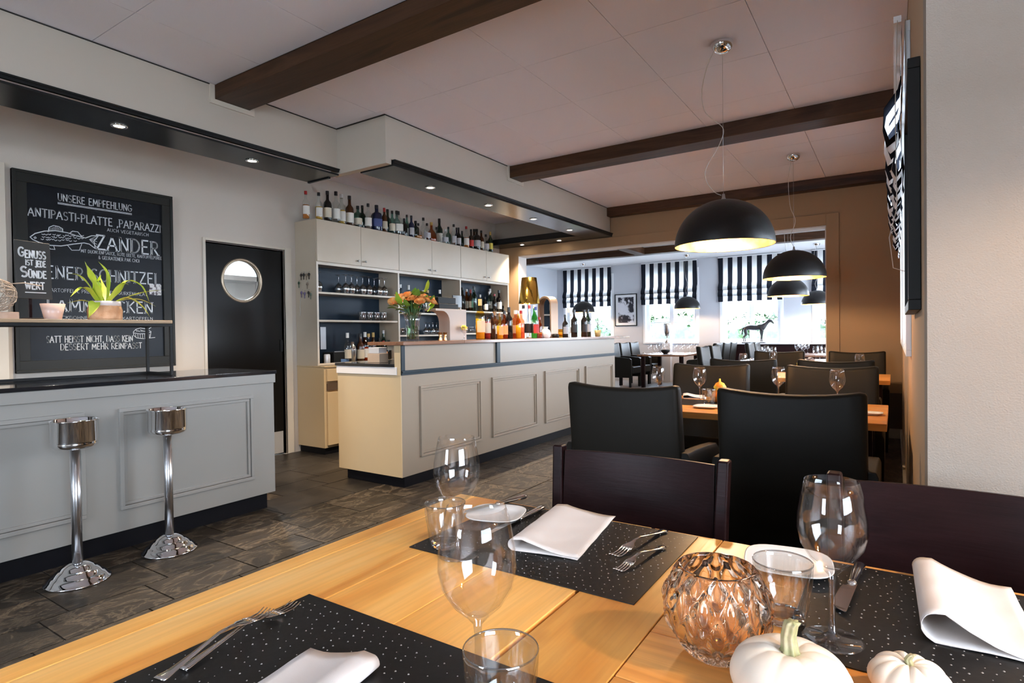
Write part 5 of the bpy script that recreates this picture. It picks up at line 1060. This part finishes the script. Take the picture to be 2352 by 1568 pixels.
o = MB().box(-.22, .22, -.15, .15, 0, .0018).build('dark_placemat', M_MAT); p = at(1600, 925, 'z', .761); o.location = (p.x-.05, p.y+.02, .7606); lab(o, 'dark placemat under the plate on the first table', 'placemat')
tg(1707, 811, 'wine glass on the second table in front of the pale chairs', 'wine glasses on the second table'); tg(1776, 806, 'wine glass on the second table left of its gourd', 'wine glasses on the second table'); tg(1975, 812, 'wine glass on the second table close to the wall', 'wine glasses on the second table')
gourd(1837, 851, 'small red-orange gourd on the second table', .9)
# ------------------------------------------------------------------ pendants
def pendant_proto():
    t = thing('dome_pendant_lamp', 'x', 'lamp', (0, 0, CEIL))
    zr, zt = 1.712-CEIL, 1.985-CEIL; R_ = .285; H_ = zt-zr; pr = [(R_*math.cos(a), zr+H_*math.sin(a)) for a in [PI/2*i/20 for i in range(21)]]
    pr[-1] = (.012, pr[-1][1]); MB().lathe(pr, 56, cap0=False, cap1=False).build('lamp_shade', M_SHADE, t)
    MB().lathe([(r-.003 if r > .02 else r, z-.003 if i else z) for i, (r, z) in enumerate(pr)], 56, cap0=False, cap1=False).build('inner_lining', M_GOLDL, t)
    MB().lathe([(R_-.003, zr), (R_, zr-.002), (R_+.001, zr+.002)], 56, cap0=False, cap1=False).build('rim', M_SHADE, t)
    MB().lathe([(.012, zt-.004), (.016, zt+.002), (.010, zt+.012), (.008, zt+.035), (.0, zt+.037)], 16, cap0=False, cap1=False).build('cap', M_STEEL, t)
    MB().lathe([(0.062, -.001), (.063, -.012), (.056, -.035), (.040, -.052), (.018, -.060), (0, -.061)], 36, cap0=False, cap1=False).build('canopy', M_CHROME, t)
    MB().tube([(0, 0, -.06), (0, 0, zt+.03)], .0011, 5).build('suspension_wire', M_STEEL, t)
    MB().tube([(0, 0, zt-.01), (0, 0, zt-.09)], .022, 12).build('socket', M_BLACKM, t)
    MB().lathe([(0, -.062), (.02, -.057), (.031, -.035), (.03, -.018), (.016, .002), (.0, .004)], 20, (0, 0, zt-.10), cap0=False, cap1=False).build('bulb', emit('bulb_glow', (1, .72, .42), 14), t)
    l = bpy.data.lights.new('pendant_light', 'POINT'); l.energy = P_PEND; l.color = WARM; l.shadow_soft_size = .035; o = bpy.data.objects.new('pendant_light', l); o.location = (0, 0, zt-.19); o.parent = t; COL.objects.link(o)
    return t
M_SHADE = mat('shade_black', (.010, .009, .009), .38, spec=.3, bump=(60, .5, .0015)); M_GOLDL = mat('gold_leaf', (.58, .32, .075), .42, .55, noise=(9, (.78, .52, .19), .4, .65), bump=(35, .4, .002))
PD = pendant_proto()
def cable(pts, par):
    p = [Vector(a) for a in pts]; P = [p[0]]+p+[p[-1]]; out = []
    for i in range(len(p)-1):
        a, b, c, d = P[i:i+4]
        for k in range(6): s = k/6; out.append(0.5*((2*b)+(c-a)*s+(2*a-5*b+4*c-d)*s*s+(3*b-a-3*c+d)*s**3))
    out.append(p[-1]); MB().tube(out, .0022, 6).build('cable', M_CHIRE, par)
def pendant(x, y, dz, pts, txt, first=False):
    t = PD if first else dup(PD, (x, y, CEIL), 0); t.location = (x, y, CEIL); t['label'] = txt; t['group'] = 'black dome pendant lamps'
    cable(pts, t); return t
kids(PD)
def offs(l, x0): return [((at(px, py, 'y', 3.626).x-x0), 0.004, at(px, py, 'y', 3.626).z-CEIL) for px, py in l]
pts1 = offs([(1648, 100), (1626, 146), (1612, 205), (1616, 250), (1634, 272), (1661, 296), (1650, 336), (1622, 385), (1622, 415), (1640, 440), (1656, 448)], -.854)
pts2 = [(-.02, 0, -.06), (-.045, 0, -.25), (-.03, 0, -.5), (.015, 0, -.65), (-.03, 0, -.8), (.0, 0, -.905)]
for i, (x, y, tx) in enumerate([(-.854, 3.626, 'largest black dome pendant lamp, nearest, over the first table'), (-.826, 6.319, 'black dome pendant lamp over the second table'), (-1.33, 9.55, 'black dome pendant hanging just below the second one in the photo, in the far room'),
    (-6.47, 13.1, 'far dome pendant before the leftmost window'), (-3.88, 13.05, 'far dome pendant before the second window from the left'), (-1.29, 13.0, 'far dome pendant half hidden by the right edge of the opening')]):
    pendant(x, y, 0, pts1 if i == 0 else pts2, tx, i == 0)
pendant(.95, .95, 0, pts2, 'extra unseen dome pendant lighting the right half of the foreground table')  # extra lamp out of view, added to light the foreground table
# ------------------------------------------------------------------ right wall: picture, windows, blinds
t = thing('wall_picture', 'large black framed picture on the right wall, seen edge-on', 'picture', (XR, 2.4, 1.6))
mb = MB(); y0, y1, z0, z1 = 2.06, 2.78, 1.255, 1.985
mb.box(XR-.032, XR-.001, y0, y1, z1-.03, z1).box(XR-.032, XR-.001, y0, y1, z0, z0+.03).box(XR-.032, XR-.001, y0, y0+.03, z0+.03, z1-.03).box(XR-.032, XR-.001, y1-.03, y1, z0+.03, z1-.03); L(mb.build('frame', M_BLACKM, t, .002))
L(box('print', mat('dark_print', (.05, .05, .055), .15, noise=(5, (.3, .3, .3), .5, .6)), XR-.020, XR-.002, y0+.03, y1-.03, z0+.03, z1-.03, t))
def rwindow(n, a, b):
    z0, z1 = 1.10, 2.58; t = snode('window_%d' % n)
    mb = MB(); w = .05
    mb.box(XR+.07, XR+.12, a, b, z0, z0+w).box(XR+.07, XR+.12, a, b, z1-w, z1).box(XR+.07, XR+.12, a, a+w, z0+w, z1-w).box(XR+.07, XR+.12, b-w, b, z0+w, z1-w).box(XR+.07, XR+.12, (a+b)/2-w/2, (a+b)/2+w/2, z0+w, z1-w)
    mb.build('window_frame', M_WINFR, t, .003); box('pane', M_PANE, XR+.093, XR+.097, a+w, b-w, z0+w, z1-w, t)
    mb = MB(); mb.box(XR-.022, XR, a-.05, b+.05, z0-.03, z0).box(XR-.022, XR, a-.05, a, z0, z1).box(XR-.022, XR, b, b+.05, z0, z1).box(XR-.022, XR, a-.05, b+.05, z1, z1+.05); mb.build('casing', M_WINFR, t, .002)
rwindow(1, *RWIN[0]); rwindow(2, *RWIN[1])
M_STW = cloth('blind_white', (.72, .72, .72), .22); M_STB = cloth('blind_black', (.018, .020, .028), .12)
def blind(axis, pos, a, b, prof, ns, txt, group, head):
    """striped roman blind: prof is a list of (distance from wall, z); stripes run vertically"""
    t = thing('striped_blind', txt, 'blind', (0, 0, 0), 0, group); n = ns*4; mb = MB(); th = .002
    for k in range(n):
        f0, f1 = k/n, (k+1)/n; q = []
        mb.cur = 0 if (k//4) % 2 == 0 else 1
        for i, (d, z) in enumerate(prof):
            for f in (f0, f1):
                wv = .010*math.sin(f*ns*1.9+z*9)*(1 if i > 1 else .3)*min(1, d*12); u_ = a+(b-a)*f
                u_ += (.012*math.sin(z*8+1) if (f < .001 or f > .999) else 0)
                q.append((pos-d-wv, u_, z) if axis == 'x' else (u_, pos-d-wv, z))
        m_ = len(prof); fs = [(2*i, 2*i+1, 2*i+3, 2*i+2) for i in range(m_-1)]
        mb.add(q, fs, True)
    mb.build('blind_fabric', [M_STB, M_STW], t, fix=False)
    d0, zt = prof[0]
    (box('head_rail', M_WINFR, pos-d0-.03, pos-d0, a, b, zt, zt+.03, t) if axis == 'x' else box('head_rail', M_WINFR, a, b, pos-d0-.03, pos-d0-.002, zt-.0, zt+.02, t))
    return t
pr = [(.035, 2.60), (.036, 2.36), (.045, 2.30), (.095, 2.22), (.100, 2.14), (.085, 2.07), (.05, 2.10), (.045, 2.16), (.04, 2.08), (.060, 2.02), (.070, 1.96), (.055, 1.92), (.035, 1.95), (.033, 2.0), (.03, 1.93), (.035, 1.86), (.03, 1.84)]
blind('x', XR, 3.22, 4.86, pr, 13, 'striped blind gathered up on the nearer right-wall window', 'striped blinds on the right wall', 0)
blind('x', XR, 4.95, 6.52, pr, 13, 'striped blind gathered up on the farther right-wall window', 'striped blinds on the right wall', 0)
mb = MB(); mb.tube([(XR-.05, 3.2, 2.6), (XR-.06, 3.19, 2.2), (XR-.055, 3.19, 1.75), (XR-.085, 3.2, 1.62), (XR-.07, 3.2, 1.48), (XR-.02, 3.22, 1.46), (XR-.012, 3.25, 1.50), (XR-.012, 3.24, 1.9), (XR-.02, 3.21, 2.6)], .0018, 5)
lab(mb.build('blind_cord', M_CHIRE), 'looped bead cord hanging from the nearer right-wall blind', 'cord')
# ------------------------------------------------------------------ far room
def fwindow(n, a, b):
    z0, z1 = .95, 2.72; t = snode('window_%d' % n); Y = YW+.10; mb = MB(); w = .075; c = (a+b)/2
    mb.box(a, b, Y, Y+.05, z0, z0+w).box(a, b, Y, Y+.05, z1-w, z1).box(a, a+w, Y, Y+.05, z0+w, z1-w).box(b-w, b, Y, Y+.05, z0+w, z1-w).box(c-.05, c+.05, Y, Y+.05, z0+w, z1-w)
    for (p, q) in ((a+w, c-.05), (c+.05, b-w)): mb.box(p, q, Y+.015, Y+.035, 1.42, 1.445); mb.box(p, q, Y+.015, Y+.035, 1.95, 1.975)
    mb.build('window_frame', M_WINFR, t); 
    for (p, q) in ((a+w, c-.05), (c+.05, b-w)): box('pane', M_PANE, p, q, Y+.023, Y+.027, z0+w, z1-w, t)
    mb = MB(); mb.box(a-.05, b+.05, YW-.04, YW, z0-.035, z0).box(a-.06, a, YW-.012, YW, z0, z1).box(b, b+.06, YW-.012, YW, z0, z1); mb.build('window_sill', M_WINFR, t)
for i, (a, b) in enumerate(FARWIN): fwindow(3+i, a, b)
pf = [(.03, 2.885), (.035, 2.6), (.04, 2.32), (.06, 2.27), (.085, 2.20), (.075, 2.14), (.05, 2.18), (.05, 2.24), (.055, 2.12), (.08, 2.06), (.075, 2.00), (.05, 2.03), (.05, 2.08), (.055, 1.98), (.065, 1.90), (.055, 1.875)]
for i, (a, b) in enumerate([(-7.47, -6.08), (-5.27, -3.90), (-3.41, -2.05), (-1.47, -.13)]):
    blind('y', YW, a, b, pf, 13, ['leftmost', 'second', 'third', 'rightmost'][i]+' striped blind in the row of far room windows', 'striped blinds in the far room', 0)
# picture on the far wall
a, b = (-5.99, 2.175), (-5.40, 1.36); t = thing('framed_photograph', 'black framed black-and-white photograph between the first two far windows', 'picture', (-5.7, YW, 1.77))
mb = MB(); x0, x1, z0, z1 = -5.99, -5.40, 1.36, 2.175; w = .022
mb.box(x0, x1, YW-.03, YW-.001, z1-w, z1).box(x0, x1, YW-.03, YW-.001, z0, z0+w).box(x0, x0+w, YW-.03, YW-.001, z0+w, z1-w).box(x1-w, x1, YW-.03, YW-.001, z0+w, z1-w); L(mb.build('frame', M_BLACKP, t))
L(box('passe_partout', mat('mount_white', (.8, .8, .82), .6), x0+w, x1-w, YW-.018, YW-.002, z0+w, z1-w, t)); L(box('photo', mat('grainy_print', (.02, .02, .03), .3, noise=(7, (.75, .75, .8), .46, .56)), x0+.085, x1-.085, YW-.0195, YW-.018, z0+.085, z1-.085, t))
# sideboard, horse, trophy vase
t = thing('low_sideboard', 'long low dark sideboard with pale top under the far windows', 'sideboard', (-1.5, 13.6, 0)); L(box('body', M_DARKW, -3.35, .1, 13.46, 13.88, .02, .905, t)); L(box('top', M_FARW, -3.38, .12, 13.43, 13.90, .906, .93, t, .003))
def skinned(name, nodes, edges, m, loc, rz, txt, cat_, sub=1):
    me = bpy.data.meshes.new(name); me.from_pydata([n[0] for n in nodes], edges, []); o = bpy.data.objects.new(name, me); COL.objects.link(o)
    s = o.modifiers.new('skin', 'SKIN'); s.use_smooth_shade = True
    for i, n in enumerate(nodes): me.skin_vertices[0].data[i].radius = (n[1], n[1] if len(n) < 3 else n[2])
    me.skin_vertices[0].data[0].use_root = True
    u_ = o.modifiers.new('sub', 'SUBSURF'); u_.levels = sub; u_.render_levels = sub; me.materials.append(m); o.location = loc; o.rotation_euler = (0, 0, rz); return lab(o, txt, cat_)
hn = [((0,0,.31),.058,.062),((.11,0,.315),.060),((.19,0,.33),.058),((-.10,0,.325),.060),((-.17,0,.325),.052),((.245,0,.385),.042),((.30,0,.445),.034),((.335,0,.475),.030),((.375,0,.44),.022),((.415,0,.395),.015),((.325,0,.50),.010),((-.215,0,.315),.018),((-.235,0,.24),.014),((-.235,0,.17),.008)]
he = [(0,1),(1,2),(0,3),(3,4),(2,5),(5,6),(6,7),(7,8),(8,9),(7,10),(4,11),(11,12),(12,13)]
for (bx_, top, pts) in ((2, .19, [(.185,.23,.026),(.18,.14,.014),(.175,.04,.010),(.188,.010,.014)]), (2, .19, [(.15,.22,.024),(.165,.13,.014),(.15,.04,.010),(.162,.010,.014)]), (4, 0, [(-.155,.23,.032),(-.135,.17,.018),(-.185,.12,.013),(-.165,.03,.009),(-.155,.010,.014)]), (4, 0, [(-.18,.22,.03),(-.175,.16,.017),(-.225,.11,.012),(-.215,.03,.009),(-.20,.010,.014)])):
    pv = bx_
    for k, (x, z, r) in enumerate(pts):
        y = (.028 if len(hn) % 2 else -.028) if k == 0 else y; hn.append(((x, y, z), r)); he.append((pv, len(hn)-1)); pv = len(hn)-1
sideb = at(1733, 787, 'z', .932)
hx = at(1731, 780, 'y', 13.62).x
skinned('horse_sculpture', hn, he, mat('dark_bronze', (.03, .032, .04), .4, .3), (hx, 13.62, .952), 0, 'dark standing horse sculpture before the third far window', 'sculpture', 1)
o = box('plinth', M_BLACKM, -.24, .24, -.06, .06, -.021, -.001, bpy.data.objects['horse_sculpture'], .002)
p = at(1535, 789, 'y', 13.80); t = thing('trophy_vase', 'tall silver cup-shaped vase before the second far window', 'vase', (p.x, 13.72, .9305)); 
MB().box(-.10, .10, -.08, .08, -.93+.006, -.0).build('pedestal', M_FARW, t); MB().lathe([(0,.001),(.055,.001),(.06,.03),(.055,.06),(.02,.08),(.012,.13),(.02,.15),(.02,.16)], 24, cap0=False, cap1=False).build('foot', M_STEEL, t); MB().lathe([(.0,.16),(.04,.17),(.075,.28),(.085,.42),(.09,.47),(.085,.47),(.07,.28),(.0,.19)], 28, cap0=False, cap1=False).build('cup', M_STEEL, t)
# far tables and chairs
G2 = 'dark armchairs in the far room'
long_table(-4.55, -3.55, 11.72, 13.25, 'dark-edged table laid with glasses in front of the second far window', M_BARTOP, .7305, 6, .0062); long_table(-1.95, -.62, 9.15, 10.15, 'laid table in the far room under the third pendant', M_BARTOP, .7505, 6, .0062); long_table(-1.75, -.45, 11.6, 12.7, 'laid table in the far room before the horse sculpture', M_BARTOP, .7505, 6, .0062)
for (x, y, rz, tx) in [(-5.20, 12.05, -PI/2, 'armchair nearest the camera on the left side of the far table'), (-5.20, 12.65, -PI/2, 'middle armchair on the left side of the far table'), (-5.20, 13.25, -PI/2, 'rearmost armchair on the left side of the far table'),
    (-2.93, 11.75, PI/2, 'nearest armchair on the right side of the far table, bluish back'), (-2.93, 12.4, PI/2, 'middle armchair on the right side of the far table'), (-2.93, 13.0, PI/2, 'rearmost armchair on the right side of the far table'), (-5.75, 11.9, PI/2, 'armchair just past the far end of the bar, turned left'),
    (-2.49, 9.30, -PI/2, 'pale-lit armchair left of the table under the third pendant, nearer'), (-2.49, 9.98, -PI/2, 'pale-lit armchair left of the table under the third pendant, farther'), (-2.29, 11.8, -PI/2, 'armchair left of the table before the horse, nearer'), (-2.29, 12.4, -PI/2, 'armchair left of the table before the horse, farther')]:
    armchair(x, y, rz, tx, G2, .0062)
def setting(x0, x1, y0, y1, z, nm, nx, ny):
    k = 0
    for i in range(nx):
        for j in range(ny):
            x = x0+(x1-x0)*i/max(1, nx-1); y = y0+(y1-y0)*j/max(1, ny-1)
            wineglass((x, y, z), 'wine glass '+('at the near side' if j == 0 else ('at the far side' if j == ny-1 else 'in the middle'))+(', left' if i == 0 else ', right')+' on the '+nm, 'wine glasses on the '+nm)
            wineglass((x+.10, y+.06, z), 'second glass '+('at the near side' if j == 0 else ('at the far side' if j == ny-1 else 'in the middle'))+(', left' if i == 0 else ', right')+' on the '+nm, 'wine glasses on the '+nm, .9)
            napkin((x-.09, y-.04, z), .10, .16, .02, .3, 'white napkin '+('at the near side' if j == 0 else ('at the far side' if j == ny-1 else 'in the middle'))+(', left' if i == 0 else ', right')+' on the '+nm)
            k += 1
setting(-4.35, -3.80, 11.95, 13.0, .731, 'far table before the second window', 2, 3); setting(-1.70, -.95, 9.40, 9.9, .751, 'far table under the third pendant', 2, 2); setting(-1.5, -.8, 11.8, 12.4, .751, 'far table before the horse', 2, 2)
p = at(1530, 806, 'z', .78); t = thing('flower_bowl', 'dark bowl decoration in the middle of the far left table', 'bowl', (-4.1, 12.2, .731)); MB().lathe([(0,0),(.04,0),(.09,.05),(.10,.09),(.09,.09),(.04,.02),(0,.02)], 20, cap0=False, cap1=False).build('bowl_shell', M_BLACKM, t)
gourd(1812, 827, 'little orange gourd on the table under the third pendant', .8, .751)
# ------------------------------------------------------------------ outdoors
M_BOUNCE = mat('pale_bounce_paving', (.50, .49, .46), .9, noise=(2, (.42, .41, .39), .4, .7)); struct(box('ground_outside', M_BOUNCE, -40, 30, YW+.3, 60, -.25, -.15)); struct(box('ground_right', M_BOUNCE, XN+.3, 30, -20, YW+.3, -.25, -.15)); struct(box('ground_left', M_BOUNCE, -40, -8.5, -20, YW+.3, -.25, -.15)); struct(box('ground_back', M_BOUNCE, -8.5, XN+.3, -20, YK-.3, -.25, -.15)); struct(box('ground_garden', M_BOUNCE, .5, XN+.3, YP+.2, YW+.3, -.25, -.15))  # ground made pale to bounce daylight up to the ceiling
M_HEDGE = mat('hedge_leaf', (.022, .050, .018), .6, noise=(6, (.06, .11, .035), .4, .65))
for i, (x, y, s) in enumerate([(-13.2, 19.5, 1.3), (-9.6, 19.3, 1.28), (-6.1, 19.5, 1.32), (-2.6, 19.2, 1.26), (.9, 19.6, 1.3), (-8.2, 22.6, 1.35), (-4.3, 22.9, 1.35)]):
    mb = MB(); rnd = random.Random(i)
    for k in range(1500):
        d = Vector((rnd.gauss(0,1), rnd.gauss(0,1), rnd.gauss(0,1))).normalized(); r = rnd.uniform(.72, 1.05); c = Vector((d.x*1.25*s*r, d.y*.7*s*r, s*.72+d.z*.78*s*r)); u_ = d.orthogonal().normalized().lerp(Vector((rnd.uniform(-1,1), rnd.uniform(-1,1), rnd.uniform(-1,1))), .5).normalized(); v_ = u_.cross(d).normalized(); q = .09*s
        mb.add([c-u_*q, c+v_*q*.5, c+u_*q, c-v_*q*.5], [(0, 1, 2, 3)], False)
    mb.lathe([(0, 0), (.55*s, .05), (.95*s, .5*s), (.9*s, 1.0*s), (.5*s, 1.35*s), (0, 1.4*s)], 16, cap0=False, cap1=False)
    o = mb.build('garden_bush', M_HEDGE, fix=False); o.location = (x, y, -.15); lab(o, ['green bush outside, seen in the leftmost far window', 'green bush outside, in the second far window, left part', 'green bush outside, in the second far window, right part', 'green bush outside the third far window, behind the horse', 'green bush outside the rightmost far window', 'rear bush outside seen through the second far window', 'rear bush outside seen through the third far window'][i], 'bush', 'garden bushes outside')
